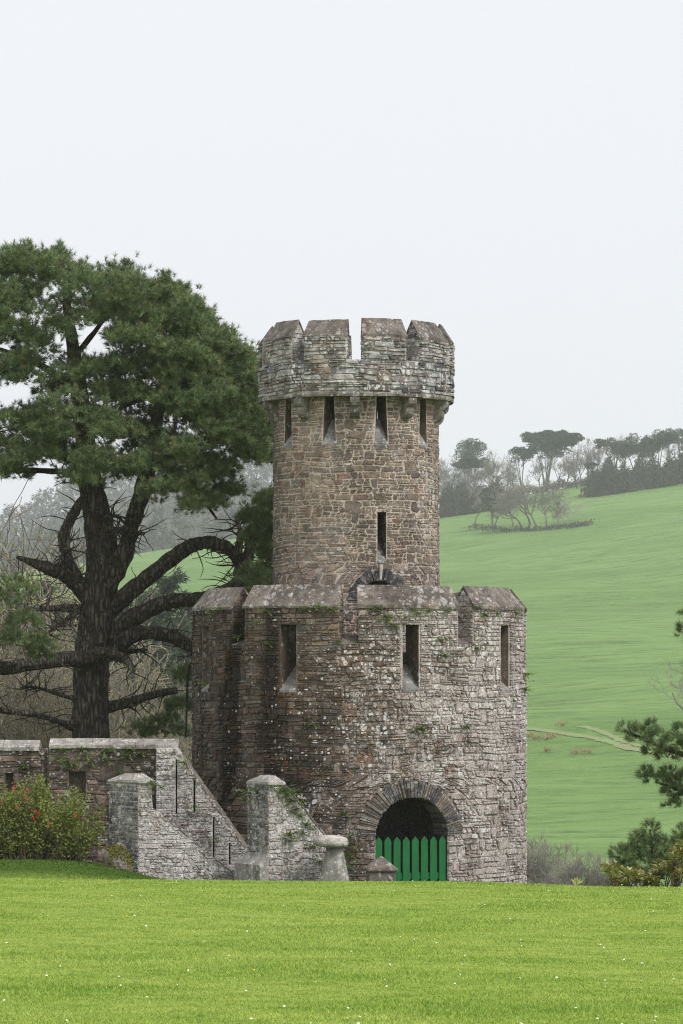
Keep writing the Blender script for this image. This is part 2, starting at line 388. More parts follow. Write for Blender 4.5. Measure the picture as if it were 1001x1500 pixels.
def masonry(spans, breaks, hmin, hmax, wmin, wmax, gap=0.010, split=0.35, proud=(0.010, 0.034), wav=0.018, jit=0.16, tall=0.0):
    """list of (poly (8,2), proud, area) in wall coordinates"""
    stones = []; ph = rnd.random() * 9
    def warp(u, v): return v + wav * math.sin(u * 1.9 + ph + v * 1.3) + wav * .7 * math.sin(u * 4.7 + v * 3.1 + ph)
    def emit(bl, br, tr, tl):
        q = [Vector(t) for t in (bl, br, tr, tl)]
        wd = ((q[1] - q[0]).length + (q[2] - q[3]).length) / 2; ht = ((q[3] - q[0]).length + (q[2] - q[1]).length) / 2
        if wd < 3 * gap or ht < 2.6 * gap: return
        c = sum(q, Vector((0, 0))) / 4
        s_ = Vector((1 - 2 * gap / wd, 1 - 2 * gap / ht))
        q = [Vector((c.x + (t.x - c.x) * s_.x, c.y + (t.y - c.y) * s_.y)) for t in q]
        poly = []; mn = min(wd, ht)
        for i in range(4):
            p_, a_, b_ = q[i], q[i - 1], q[(i + 1) % 4]
            for t in (a_, b_):
                d = (t - p_); ln = max(d.length, 1e-6)
                k = min(0.42, rnd.uniform(0.04, 0.27) * mn / ln * 1.1)
                e_ = p_ + d * k
                poly.append((e_.x + rnd.uniform(-1, 1) * jit * .3 * mn, e_.y + rnd.uniform(-1, 1) * jit * .3 * mn))
        stones.append((np.array(poly), rnd.uniform(*proud), wd * ht))
    cs_ = courses(breaks, hmin, hmax); blocked = {}
    for ci, (v0, v1) in enumerate(cs_):
        prs = []
        for a0, a1, b0, b1 in span_pairs(spans, v0, v1):
            segs = minus(0.0, 1.0, sorted([((p_ - a0) / max(b0 - a0, 1e-6), (q_ - a0) / max(b0 - a0, 1e-6)) for p_, q_ in blocked.get(ci, [])]), 0.0)
            prs += [(a0 + (b0 - a0) * p_, a1 + (b1 - a1) * p_, a0 + (b0 - a0) * q_, a1 + (b1 - a1) * q_) for p_, q_ in segs]
        for a0, a1, b0, b1 in prs:
            L = (b0 + b1 - a0 - a1) / 2
            if L < 0.03: continue
            cuts = [0.0]
            while True:
                wv = (wmin + (wmax - wmin) * rnd.random() ** 1.6) * rnd.choice((0.6, 1, 1, 1.35)) / L
                if cuts[-1] + wv > 1 - wmin * .5 / L: break
                cuts.append(cuts[-1] + wv)
            cuts.append(1.0)
            J = [0] + [rnd.uniform(-1, 1) * min(.03, (v1 - v0) * .35) for _ in cuts[1:-1]] + [0]
            def bot(i): u = a0 + (b0 - a0) * cuts[i] + J[i]; return (u, warp(u, v0))
            def top(i): u = a1 + (b1 - a1) * cuts[i] - J[i]; return (u, warp(u, v1))
            for i in range(len(cuts) - 1):
                bl, br, tr, tl = bot(i), bot(i + 1), top(i + 1), top(i)
                if tall and ci + 1 < len(cs_) and rnd.random() < tall and 0 < i < len(cuts) - 2:
                    z2 = cs_[ci + 1][1]; nx_ = [t for t in span_pairs(spans, *cs_[ci + 1]) if t[0] < tl[0] - .03 and t[1] < tl[0] - .03 and t[2] > tr[0] + .03 and t[3] > tr[0] + .03]
                    if nx_:
                        blocked.setdefault(ci + 1, []).append((tl[0], tr[0])); tl, tr = (tl[0], warp(tl[0], z2)), (tr[0], warp(tr[0], z2)); emit(bl, br, tr, tl); continue
                if rnd.random() < split and v1 - v0 > 0.075:
                    k0, k1 = rnd.uniform(.35, .65), rnd.uniform(.35, .65)
                    ml = (bl[0] + (tl[0] - bl[0]) * k0, bl[1] + (tl[1] - bl[1]) * k0); mr_ = (br[0] + (tr[0] - br[0]) * k1, br[1] + (tr[1] - br[1]) * k1)
                    for lo in (0, 1):
                        A, B, C_, D = (bl, br, mr_, ml) if lo == 0 else (ml, mr_, tr, tl)
                        if rnd.random() < .4 and B[0] - A[0] > .16:
                            t = rnd.uniform(.35, .65)
                            m0 = (A[0] + (B[0] - A[0]) * t, A[1] + (B[1] - A[1]) * t); m1 = (D[0] + (C_[0] - D[0]) * t, D[1] + (C_[1] - D[1]) * t)
                            emit(A, m0, m1, D); emit(m0, B, C_, m1)
                        else: emit(A, B, C_, D)
                else: emit(bl, br, tr, tl)
    return stones
SF = [(k, (k + 1) % 8, 8 + (k + 1) % 8, 8 + k) for k in range(8)] + [(8 + k, 8 + (k + 1) % 8, 16 + (k + 1) % 8, 16 + k) for k in range(8)] + [tuple(range(16, 24))]
def stone_verts(poly, proud):
    c = poly.mean(0)
    r0 = np.c_[c + (poly - c) * 1.0, np.full(8, -0.03)]
    r1 = np.c_[c + (poly - c) * 0.985, proud * np.array([rnd.uniform(.45, .85) for _ in range(8)])]
    tx, ty = rnd.uniform(-.12, .12), rnd.uniform(-.12, .12)
    in_ = c + (poly - c) * rnd.uniform(.68, .84)
    r2 = np.c_[in_, proud * np.array([rnd.uniform(.85, 1.25) for _ in range(8)]) + (in_ - c) @ np.array([tx * .35, ty * .6])]
    return np.vstack([r0, r1, r2])
def cyl(cx, cy, rad):                        # (u,v,d) -> world on a drum
    def f(q):
        t = q[:, 0] / rad; r = rad + q[:, 2]
        return np.c_[cx + r * np.sin(t), cy - r * np.cos(t), q[:, 1]]
    return f
def plane(o, du, dn):
    o, du, dn = Vector(o), Vector(du).normalized(), Vector(dn).normalized()
    def f(q): return np.array([tuple(o + du * a + dn * d + Vector((0, 0, v))) for a, v, d in q])
    return f
class Wall:                                  # stones of one thing, waiting to be split into single stones and the rest
    def __init__(s): s.items = []
    def lay(s, stones, mp, palette, part, mat, ok=lambda c: True):
        for poly, pr, ar in stones:
            V = mp(stone_verts(poly, pr))
            base = rnd.choice(palette); k = rnd.uniform(.74, 1.26); hu = rnd.uniform(-.04, .04)
            colr = (base[0] * k * (1 + hu), base[1] * k, base[2] * k * (1 - hu))
            nrm = np.cross(V[18] - V[16], V[20] - V[16]); nrm /= np.linalg.norm(nrm) + 1e-9
            cen = V.mean(0)
            vis = ar * max(0, -nrm[1]) if ok(cen) and abs(cen[0]) < cen[1] * .099 else 0
            s.items.append([vis, V, colr, part, mat])
    def finish(s, n_single):
        s.items.sort(key=lambda t: -t[0])
        rest = {}
        for i, (vis, V, colr, part, mat) in enumerate(s.items):
            if i < n_single and vis > 0.0035:
                me = pmesh('stone', V, SF); at = me.color_attributes.new('Col', 'FLOAT_COLOR', 'POINT')
                at.data.foreach_set('color', [*colr, 1.0] * 24); link('stone', me, mat, part)
            else: rest.setdefault((part.name, mat), []).append((V, colr))
        for (pn, mat), lst in rest.items():
            n = len(lst); v = np.concatenate([t[0] for t in lst])
            f = [tuple(k + 24 * i for k in q) for i in range(n) for q in SF]
            me = pmesh('stonework', v, f); at = me.color_attributes.new('Col', 'FLOAT_COLOR', 'POINT')
            c4 = np.ones((n, 24, 4), np.float32); c4[..., :3] = np.array([t[1] for t in lst])[:, None, :]
            at.data.foreach_set('color', c4.ravel())
            o = link('stonework', me, mat, bpy.data.objects[pn]); o['kind'] = 'stuff'

def shell(cx, cy, ro, ri, z0, z1, n=144, t0=None, t1=None):
    """closed ring, or a sector from t0 to t1 (degrees, 0 faces the camera, + to the east)"""
    ring = t0 is None; ts = [2 * math.pi * k / n for k in range(n)] if ring else [R(t0 + (t1 - t0) * k / n) for k in range(n + 1)]
    v = []; f = []
    for t in ts:
        for r, z in ((ro, z0), (ro, z1), (ri, z1), (ri, z0)): v.append((cx + r * math.sin(t), cy - r * math.cos(t), z))
    m = len(ts)
    for i in range(m if ring else m - 1):
        j = (i + 1) % m
        for k in range(4): f.append((i * 4 + k, j * 4 + k, j * 4 + (k + 1) % 4, i * 4 + (k + 1) % 4))
    if not ring: f += [(0, 1, 2, 3), tuple(4 * (m - 1) + k for k in (3, 2, 1, 0))]
    return v, f
def fixn(me):
    b = bmesh.new(); b.from_mesh(me); bmesh.ops.recalc_face_normals(b, faces=b.faces); b.to_mesh(me); b.free()
def cut(o, cutters):
    """cut the given closed meshes out of o and keep the result as plain mesh"""
    tmp = []
    fixn(o.data)
    for v, f in cutters:
        me = pmesh('cutter', v, f); fixn(me); me.materials.append(M['reveal']); c = bpy.data.objects.new('cutter', me); COL.objects.link(c); tmp.append(c)
        md = o.modifiers.new('cut', 'BOOLEAN'); md.object = c; md.operation = 'DIFFERENCE'; md.solver = 'EXACT'; md.material_mode = 'TRANSFER'
    bpy.context.view_layer.update()
    dg = bpy.context.evaluated_depsgraph_get()
    me = bpy.data.meshes.new_from_object(o.evaluated_get(dg))
    o.modifiers.clear(); old = o.data; o.data = me; bpy.data.meshes.remove(old)
    for c in tmp:
        m = c.data; bpy.data.objects.remove(c); bpy.data.meshes.remove(m)
def radial_prism(cx, cy, th, prof_w, z0, z1, r_out, r_in, w_in=None, z0_in=None, zt_w=None):
    """slot cutter: width prof_w at r_out, w_in at r_in"""
    t = R(th); n = Vector((math.sin(t), -math.cos(t), 0)); s_ = Vector((math.cos(t), math.sin(t), 0)); c = Vector((cx, cy, 0))
    w_in = w_in or prof_w; z0_in = z0 if z0_in is None else z0_in; zt_w = zt_w or prof_w
    v = []
    for r, wd, zb, wt in ((r_out, prof_w, z0, zt_w), (r_in, w_in, z0_in, w_in)):
        for sx, z, ww in ((-1, zb, wd), (1, zb, wd), (1, z1, wt), (-1, z1, wt)): v.append(c + n * r + s_ * sx * ww / 2 + Vector((0, 0, z)))
    return v, [(0, 1, 2, 3), (7, 6, 5, 4), (0, 4, 5, 1), (1, 5, 6, 2), (2, 6, 7, 3), (3, 7, 4, 0)]
def arch_prism(cx, cy, th, rad, zs, z0, r_out, r_in, n=20):
    t = R(th); nn = Vector((math.sin(t), -math.cos(t), 0)); s_ = Vector((math.cos(t), math.sin(t), 0)); c = Vector((cx, cy, 0))
    pts = [(-rad, z0), (rad, z0)] + [(rad * math.cos(math.pi * k / n), zs + rad * math.sin(math.pi * k / n)) for k in range(n + 1)]
    m = len(pts)
    v = [c + nn * r_out + s_ * a + Vector((0, 0, b)) for a, b in pts] + [c + nn * r_in + s_ * a + Vector((0, 0, b)) for a, b in pts]
    return v, [tuple(range(m)), tuple(range(2 * m - 1, m - 1, -1))] + [(k, k + m, (k + 1) % m + m, (k + 1) % m) for k in range(m)]
def curved_slab(cx, cy, t0, t1, prof, seg=6, jit=0.006):
    """closed (r,z) profile swept from angle t0 to t1"""
    m = len(prof); v = []; f = []
    dj = [rnd.uniform(-jit, jit) for _ in prof]
    for i in range(seg + 1):
        t = R(t0 + (t1 - t0) * i / seg)
        for (r, z), d in zip(prof, dj):
            r2 = r + rnd.uniform(-jit, jit); v.append((cx + r2 * math.sin(t), cy - r2 * math.cos(t), z + d + rnd.uniform(-jit, jit) * .6))
    for i in range(seg):
        for k in range(m): f.append((i * m + k, (i + 1) * m + k, (i + 1) * m + (k + 1) % m, i * m + (k + 1) % m))
    f += [tuple(range(m)), tuple(range((seg + 1) * m - 1, seg * m - 1, -1))]
    return v, f
def voussoirs(parent, mp, uc, zs, r0, r1, n, pal, mat, a0=0.0, a1=math.pi, key=None, back=0.12):
    edges = [0]
    for k in range(n): edges.append(edges[-1] + rnd.uniform(.6, 1.4))
    edges = [a0 + (a1 - a0) * q / edges[-1] for q in edges]
    for i in range(n):
        b0, b1 = edges[i] + .006, edges[i + 1] - .006
        isk = key is not None and b0 <= key <= b1
        ro = r1 * (1.0 + rnd.uniform(-.07, .05)); ri = r0 + rnd.uniform(-.012, .012); pr = rnd.uniform(.012, .045)
        if isk: ro, pr = r1 * 1.12, .05
        q = [(uc + r * math.cos(b), zs + r * math.sin(b)) for r, b in ((ri, b0), (ro, b0), (ro, b1), (ri, b1))]
        c = np.mean(q, 0); inn = [tuple(c + (np.array(t) - c) * .88) for t in q]
        V = mp(np.array([(*t, -back) for t in q] + [(*t, pr * .7) for t in q] + [(*t, pr + rnd.uniform(-.006, .006)) for t in inn]))
        f = [(k, (k + 1) % 4, 4 + (k + 1) % 4, 4 + k) for k in range(4)] + [(4 + k, 4 + (k + 1) % 4, 8 + (k + 1) % 4, 8 + k) for k in range(4)] + [(8, 9, 10, 11), (3, 2, 1, 0)]
        me = pmesh('voussoir', V, f); b = rnd.choice(pal) if not isk else (0.42, 0.38, 0.33); k = rnd.uniform(.65, 1.35)
        at = me.color_attributes.new('Col', 'FLOAT_COLOR', 'POINT'); at.data.foreach_set('color', [b[0] * k, b[1] * k, b[2] * k, 1.0] * 12)
        link('voussoir', me, mat, parent)

# ------------------------------------------------------------------ the tower
PAL_LOW = [(0.165, 0.118, 0.092), (0.20, 0.145, 0.115), (0.115, 0.083, 0.07), (0.24, 0.18, 0.14), (0.175, 0.142, 0.122), (0.27, 0.22, 0.18), (0.185, 0.115, 0.09), (0.15, 0.135, 0.125)]
PAL_UP = [(0.28, 0.21, 0.17), (0.31, 0.235, 0.19), (0.235, 0.175, 0.145), (0.34, 0.265, 0.205), (0.285, 0.215, 0.18), (0.37, 0.29, 0.225), (0.195, 0.155, 0.135), (0.29, 0.195, 0.16), (0.24, 0.21, 0.19)]
PAL_PAR = [(0.29, 0.265, 0.25), (0.36, 0.335, 0.32), (0.20, 0.205, 0.22), (0.25, 0.205, 0.185), (0.44, 0.41, 0.395), (0.14, 0.125, 0.12), (0.30, 0.25, 0.215)]
PAL_SLATE = [(0.10, 0.095, 0.095), (0.15, 0.135, 0.125), (0.20, 0.17, 0.145), (0.085, 0.08, 0.085), (0.23, 0.19, 0.15)]
LX, UX, TY = pX(526.5, 68), pX(522.0, 68), 68.0
RL, RU, RP = 3.30, 1.645, 1.915
tower = tag(empty('stone_tower', (0, 0, 0)), 'round castellated rubble-stone tower, a slim drum rising from a wide one', 'tower')
Zc, Ze, Zr = 4.58, 5.33, 5.73               # crenel sill, eave and ridge of the lower drum
Wb, Wt = 3.715, 4.975                       # slots of the lower drum
GTH, GR, GZ = 17.8, 0.725, 0.97             # gate arch: angle, radius, spring line
mer_low = [-107.5, -66, -24.5, 17, 59, 100.5, 138.5, 176.5, -145.5]
half_low = 17.6
tw = Wall()
seen_low = lambda c: c[1] < TY - .6
slot_w = 0.36
slots = [radial_prism(LX, TY, m, slot_w, Wb - .02, Wt, RL + .1, RL - .7, .11) for m in mer_low]
v, f = shell(LX, TY, RL - .012, RL - .55, -.4, Zc)
low = link('lower_drum', pmesh('lower_drum', v, f), 'low_mortar', tower)
cut(low, slots + [arch_prism(LX, TY, GTH, GR, GZ, -.6, RL + .2, RL - .8)])
gu = RL * R(GTH)
def low_spans(v):
    ex = []
    if Wb <= v <= Wt: ex += [(RL * R(m) - slot_w / 2 - .01, RL * R(m) + slot_w / 2 + .01) for m in mer_low]
    ro = 1.05
    if v < GZ: ex.append((gu - GR - .01, gu + GR + .01))
    elif v < GZ + ro: h = math.sqrt(ro ** 2 - (v - GZ) ** 2); ex.append((gu - h, gu + h))
    return minus(-math.pi * RL, math.pi * RL, sorted(ex))
mp_low = cyl(LX, TY, RL)
tw.lay(masonry(low_spans, [-.1, GZ, GZ + 1.05, Wb, Zc], .07, .15, .10, .42, .009, .40, (.006, .040), .016, .34, tall=.12), mp_low, PAL_LOW, low, 'low', seen_low)
voussoirs(low, mp_low, gu, GZ, GR - .004, 1.06, 54, PAL_SLATE, 'slate', -.02, math.pi + .02, back=.5)
# the roof terrace between the drums, which also closes the dark room behind the gate
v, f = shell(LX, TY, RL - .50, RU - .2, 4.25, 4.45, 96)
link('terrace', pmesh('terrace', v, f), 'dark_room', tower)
for m in mer_low:
    t0, t1 = m - half_low, m + half_low
    ro, ri = RL - .012, RL - .55; mid = (ro + ri) / 2
    prof = [(ro, Zc), (ro, Ze), (mid, Zr - .06), (ri, Ze), (ri, Zc)]
    v, f = curved_slab(LX, TY, t0, t1, prof, 10, 0)
    mo = link('merlon', pmesh('merlon', v, f), 'low_mortar', tower)
    cut(mo, [radial_prism(LX, TY, m, slot_w, Wb - .02, Wt, RL + .1, RL - .7, .11)])
    front = m in (-66, -24.5, 17, 59)
    ok = seen_low if front else (lambda c: False)
    def sp(v, t0=t0, t1=t1, m=m):
        return minus(RL * R(t0), RL * R(t1), [(RL * R(m) - slot_w / 2 - .01, RL * R(m) + slot_w / 2 + .01)] if v < Wt else [])
    tw.lay(masonry(sp, [Zc, Wt, Ze - .01], .08, .15, .14, .38, .009, .4, wav=.006), mp_low, PAL_LOW, mo, 'low', ok)
    for te, sg in ((t0, -1), (t1, 1)):       # the two gable ends
        t = R(te); n_ = Vector((math.sin(t), -math.cos(t), 0)); s_ = Vector((math.cos(t), math.sin(t), 0)) * sg
        o_ = Vector((LX, TY, 0)) + n_ * ri
        def sp2(v):
            if v < Ze: return [(0, ro - ri)]
            k = (ro - ri) / 2 * (v - Ze) / (Zr - .06 - Ze); return [(k, ro - ri - k)]
        tw.lay(masonry(sp2, [Zc + .05, Ze, Zr - .09], .08, .14, .14, .30, .009, .3, wav=.003), plane(o_, n_, s_), PAL_LOW, mo, 'low', lambda c: False) if False else None
        tw.lay(masonry(sp2, [Zc + .05, Ze, Zr - .09], .08, .14, .14, .30, .009, .3, wav=.003), plane(o_ if sg < 0 else o_, n_, s_), PAL_LOW, mo, 'low', lambda c: False)
    cutp = [t0 - .35, m + rnd.uniform(-3, 3), t1 + .35]
    for a_, b_ in zip(cutp[:-1], cutp[1:]):
        th_ = .055
        for sgn in (1, -1):
            re = mid + sgn * (mid - ri + .055); zb = Ze - .045
            prof = [(re, zb), (mid + sgn * .004, Zr - .06), (mid + sgn * .004, Zr + rnd.uniform(-.008, .008)), (re, zb + th_)]
            v, f = curved_slab(LX, TY, a_ + .04, b_ - .04, prof, 9, .010)
            me = pmesh('coping_slab', v, f); fixn(me); link('coping_slab', me, 'coping', mo)
    # sloping sill of the slot
    rp = radial_prism(LX, TY, m, slot_w - .004, Wb - .03, Wb + .02, RL + .012, RL - .54, .165, Wb - .03)
    v = list(rp[0]); v[6] = v[6] + Vector((0, 0, .50)); v[7] = v[7] + Vector((0, 0, .50))
    me = pmesh('slot_sill', v, rp[1]); fixn(me); link('slot_sill', me, 'slab', low)
ang = sorted(mer_low)
for i, m in enumerate(ang):                  # sloping sills between the merlons
    nx = ang[(i + 1) % len(ang)] + (360 if i == len(ang) - 1 else 0)
    prof = [(RL + .015, Zc - .04), (RL + .015, Zc + .02), (RL - .56, Zc + .22), (RL - .56, Zc - .04)]
    v, f = curved_slab(LX, TY, m + half_low + .1, nx - half_low - .1, prof, 2, .003)
    me = pmesh('crenel_sill', v, f); fixn(me); link('crenel_sill', me, 'coping', tower)

# upper drum
Zp0, Zp1, Zue, Zur = 9.446, 10.15, 10.60, 10.945
Sb = 8.51
off = -1.0
slot_th = [off + 18 + 36 * k for k in range(10)]
corb_th = [off + 36 * k for k in range(10)]
v, f = shell(UX, TY, RU - .005, RU - .5, 3.4, Zp0 + .02, 144)
up = link('upper_drum', pmesh('upper_drum', v, f), 'up_mortar', tower)
DTH, DR, DZ = 15.5, .38, 5.48
LW = (6.22, 7.19, 17.5)
cuts = [radial_prism(UX, TY, t, .29, Sb - .01, Zp0 + .1, RU + .1, RU - .6, .15, Sb - .01, .19) for t in slot_th]
cuts += [radial_prism(UX, TY, LW[2], .185, LW[0], LW[1], RU + .1, RU - .6, .16), radial_prism(UX, TY, 188, .185, LW[0], LW[1], RU + .1, RU - .6, .16),
         arch_prism(UX, TY, DTH, DR, DZ, 3.45, RU + .2, RU - .6)]
cut(up, cuts)
du = RU * R(DTH)
def up_spans(v):
    ex = []
    if v > Sb:
        k = (v - Sb) / (Zp0 - Sb); h = (.29 + (.19 - .29) * k) / 2 + .008
        ex += [(RU * R((t + 180) % 360 - 180) - h, RU * R((t + 180) % 360 - 180) + h) for t in slot_th]
    if LW[0] < v < LW[1]: ex.append((RU * R(LW[2]) - .10, RU * R(LW[2]) + .10))
    if v < DZ: ex.append((du - DR - .01, du + DR + .01))
    elif v < DZ + .60: h = math.sqrt(.60 ** 2 - (v - DZ) ** 2); ex.append((du - h, du + h))
    return minus(-math.pi * RU, math.pi * RU, sorted(ex))
mp_up = cyl(UX, TY, RU)
tw.lay(masonry(up_spans, [3.5, DZ, DZ + .60, LW[0], LW[1], Sb, Zp0], .065, .145, .09, .33, .0115, .36, (.003, .018), .02, .34, tall=.13), mp_up, PAL_UP, up, 'up', lambda c: c[1] < TY - .4 and c[2] > 5.8)
voussoirs(up, mp_up, du, DZ, DR, .615, 25, [(0.07, 0.068, 0.07), (0.10, 0.095, 0.095), (0.05, 0.05, 0.055)], 'slate', -.02, math.pi + .02, key=math.pi / 2 - .04, back=.3)
for t in slot_th:                            # splayed sills of the slots under the parapet
    rp = radial_prism(UX, TY, t, .285, Sb - .03, Sb + .015, RU + .012, RU - .35, .16, Sb - .03)
    v = list(rp[0]); v[6] = v[6] + Vector((0, 0, .50)); v[7] = v[7] + Vector((0, 0, .50))
    me = pmesh('slot_sill', v, rp[1]); fixn(me); link('slot_sill', me, 'slab', up)
rp = radial_prism(UX, TY, LW[2], .181, LW[0] - .02, LW[0] + .02, RU + .014, RU - .45, .15)
v = list(rp[0]); v[6] = v[6] + Vector((0, 0, .40)); v[7] = v[7] + Vector((0, 0, .40))
me = pmesh('slot_sill', v, rp[1]); fixn(me); link('slot_sill', me, 'slab', up)
# parapet on corbels
v, f = shell(UX, TY, RP - .012, RU - .12, Zp0, Zp1 - .02, 120)
par = link('parapet', pmesh('parapet', v, f), 'par_mortar', tower)
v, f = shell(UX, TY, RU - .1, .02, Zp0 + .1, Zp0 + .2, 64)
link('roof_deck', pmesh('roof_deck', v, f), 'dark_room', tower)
mp_par = cyl(UX, TY, RP)
tw.lay(masonry(lambda v: [(-math.pi * RP, math.pi * RP)], [Zp0 + .07, Zp1 - .02], .06, .14, .14, .48, .008, .40, (.01, .05), .02, .3, tall=.08), mp_par, PAL_PAR, par, 'par', lambda c: c[1] < TY - .4)
a_ = -180
while a_ < 179:                              # drip course along the foot of the parapet
    b_ = min(a_ + rnd.uniform(14, 27), 180)
    prof = [(RU - .02, Zp0 - .012), (RP + .02, Zp0 - .02), (RP + .03, Zp0 + .02), (RP + .022, Zp0 + .06), (RP - .05, Zp0 + .07), (RU - .02, Zp0 + .065)]
    v, f = curved_slab(UX, TY, a_ + .1, b_ - .1, prof, 5, .007); me = pmesh('drip_stone', v, f); fixn(me); link('drip_stone', me, 'corbel', par); a_ = b_
cprof = [(0, 0), (.29, 0), (.305, -.06), (.29, -.13), (.24, -.175), (.20, -.185), (.205, -.25), (.185, -.32), (.13, -.385), (.06, -.41), (0, -.43)]
for t in corb_th:
    tt = R(t); n_ = Vector((math.sin(tt), -math.cos(tt), 0)); s_ = Vector((math.cos(tt), math.sin(tt), 0)); v = []
    for sx in (-.09, .09):
        for r_, z_ in cprof: v.append(Vector((UX, TY, Zp0 - .014)) + n_ * (RU - .03 + r_) + s_ * (sx + rnd.uniform(-.006, .006)) + Vector((0, 0, z_)))
    m_ = len(cprof); f = [tuple(range(m_)), tuple(range(2 * m_ - 1, m_ - 1, -1))] + [(k, k + m_, (k + 1) % m_ + m_, (k + 1) % m_) for k in range(m_)]
    me = pmesh('corbel', v, f); fixn(me); link('corbel', me, 'corbel', tower)
for t in slot_th:
    h_ = 13.3; t0, t1 = t - h_, t + h_
    ro, ri = RP - .012, RP - .42; mid = (ro + ri) / 2
    hj = rnd.uniform(-.03, .03)
    prof = [(ro, Zp1 - .06), (ro, Zue), (mid, Zur - .06 + hj), (ri, Zue), (ri, Zp1 - .06)]
    v, f = curved_slab(UX, TY, t0, t1, prof, 6, 0); me = pmesh('merlon', v, f); fixn(me); mo = link('merlon', me, 'par_mortar', tower)
    tn = (t + 180) % 360 - 180; front = abs(tn) < 60
    u0, u1 = RP * R(tn - h_), RP * R(tn + h_)
    tw.lay(masonry(lambda v: [(u0, u1)], [Zp1 - .02, Zue - .01], .06, .13, .14, .42, .008, .35, (.01, .05), .01, .3), mp_par, PAL_PAR, mo, 'par', (lambda c: True) if front else (lambda c: False))
    for te, sg in ((t0, -1), (t1, 1)):
        q = R(te); n_ = Vector((math.sin(q), -math.cos(q), 0)); s_ = Vector((math.cos(q), math.sin(q), 0)) * sg
        tw.lay(masonry(lambda v: [(0, ro - ri)] if v < Zue else [((ro - ri) / 2 * (v - Zue) / (Zur - .06 - Zue), (ro - ri) * (1 - .5 * (v - Zue) / (Zur - .06 - Zue)))],
                       [Zp1, Zue, Zur - .1], .07, .12, .14, .3, .008, .3, (.008, .02), .003), plane(Vector((UX, TY, 0)) + n_ * ri, n_, s_), PAL_PAR, mo, 'par', lambda c: False)
    for sgn in (1, -1):
        re = mid + sgn * (mid - ri + .035); zb = Zue - .04
        prof = [(re, zb), (mid + sgn * .004, Zur - .06 + hj), (mid + sgn * .004, Zur + hj), (re, zb + .055)]
        v, f = curved_slab(UX, TY, t0 - .5, t1 + .5, prof, 8, .011); me = pmesh('coping_slab', v, f); fixn(me); link('coping_slab', me, 'coping_up', mo)
tw.finish(300)

# ------------------------------------------------------------------ picket gate in the arch
gate = tag(empty('picket_gate', (0, 0, 0)), 'green painted picket gate with pointed pales closing the arched doorway', 'gate')
gt = R(GTH); gn = Vector((math.sin(gt), -math.cos(gt), 0)); gs = Vector((math.cos(gt), math.sin(gt), 0))
gc = Vector((LX, TY, 0)) + gn * (RL - .16)
def gbox(name, s0, s1, d0, d1, z0, z1, point=0.0):
    v = []
    prof = [(s0, z0), (s1, z0), (s1, z1)] + ([((s0 + s1) / 2, z1 + point)] if point else []) + [(s0, z1)]
    for d in (d1, d0):
        for a_, b_ in prof: v.append(gc + gs * a_ + gn * d + Vector((0, 0, b_)))
    m_ = len(prof); f = [tuple(range(m_)), tuple(range(2 * m_ - 1, m_ - 1, -1))] + [(k, k + m_, (k + 1) % m_ + m_, (k + 1) % m_) for k in range(m_)]
    me = pmesh(name, v, f); fixn(me)
    b = bmesh.new(); b.from_mesh(me); bmesh.ops.bevel(b, geom=list(b.edges), offset=.004, segments=1, affect='EDGES'); b.to_mesh(me); b.free()
    return link(name, me, 'gate', gate)
for i in range(8):
    c_ = -.715 + .0715 + i * (1.43 - .143) / 7
    gbox('pale', c_ - .07, c_ + .07, .0, .022, -.05 + rnd.uniform(-.01, .01), .855 + rnd.uniform(-.006, .006), .09)
gbox('rail', -.71, .71, -.046, -.004, .12, .25); gbox('rail', -.71, .71, -.046, -.004, -.02, .06)

# ------------------------------------------------------------------ wing walls of the steps
def poly_prism(face, nrm, th):
    n_ = Vector(nrm).normalized(); m_ = len(face)
    v = [Vector(q) for q in face] + [Vector(q) - n_ * th for q in face]
    return v, [tuple(range(m_)), tuple(range(2 * m_ - 1, m_ - 1, -1))] + [(k, k + m_, (k + 1) % m_ + m_, (k + 1) % m_) for k in range(m_)]
def poly_spans(poly):                        # poly in (u,z) -> horizontal spans (one per row)
    def f(z):
        xs_ = []
        for (a0, b0), (a1, b1) in zip(poly, poly[1:] + poly[:1]):
            if (b0 - z) * (b1 - z) < 0: xs_.append(a0 + (a1 - a0) * (z - b0) / (b1 - b0))
        xs_.sort(); return [(xs_[i], xs_[i + 1]) for i in range(0, len(xs_) - 1, 2)]
    return f
PAL_WING = [(0.30, 0.265, 0.235), (0.24, 0.18, 0.15), (0.38, 0.35, 0.315), (0.18, 0.15, 0.13), (0.28, 0.20, 0.165), (0.17, 0.155, 0.145)]
PAL_PIER = [(0.16, 0.16, 0.155), (0.22, 0.215, 0.205), (0.28, 0.265, 0.245), (0.12, 0.12, 0.12), (0.33, 0.31, 0.285)]
PAL_BOUND = [(0.15, 0.105, 0.085), (0.19, 0.135, 0.105), (0.12, 0.095, 0.08), (0.22, 0.175, 0.14), (0.16, 0.14, 0.12)]
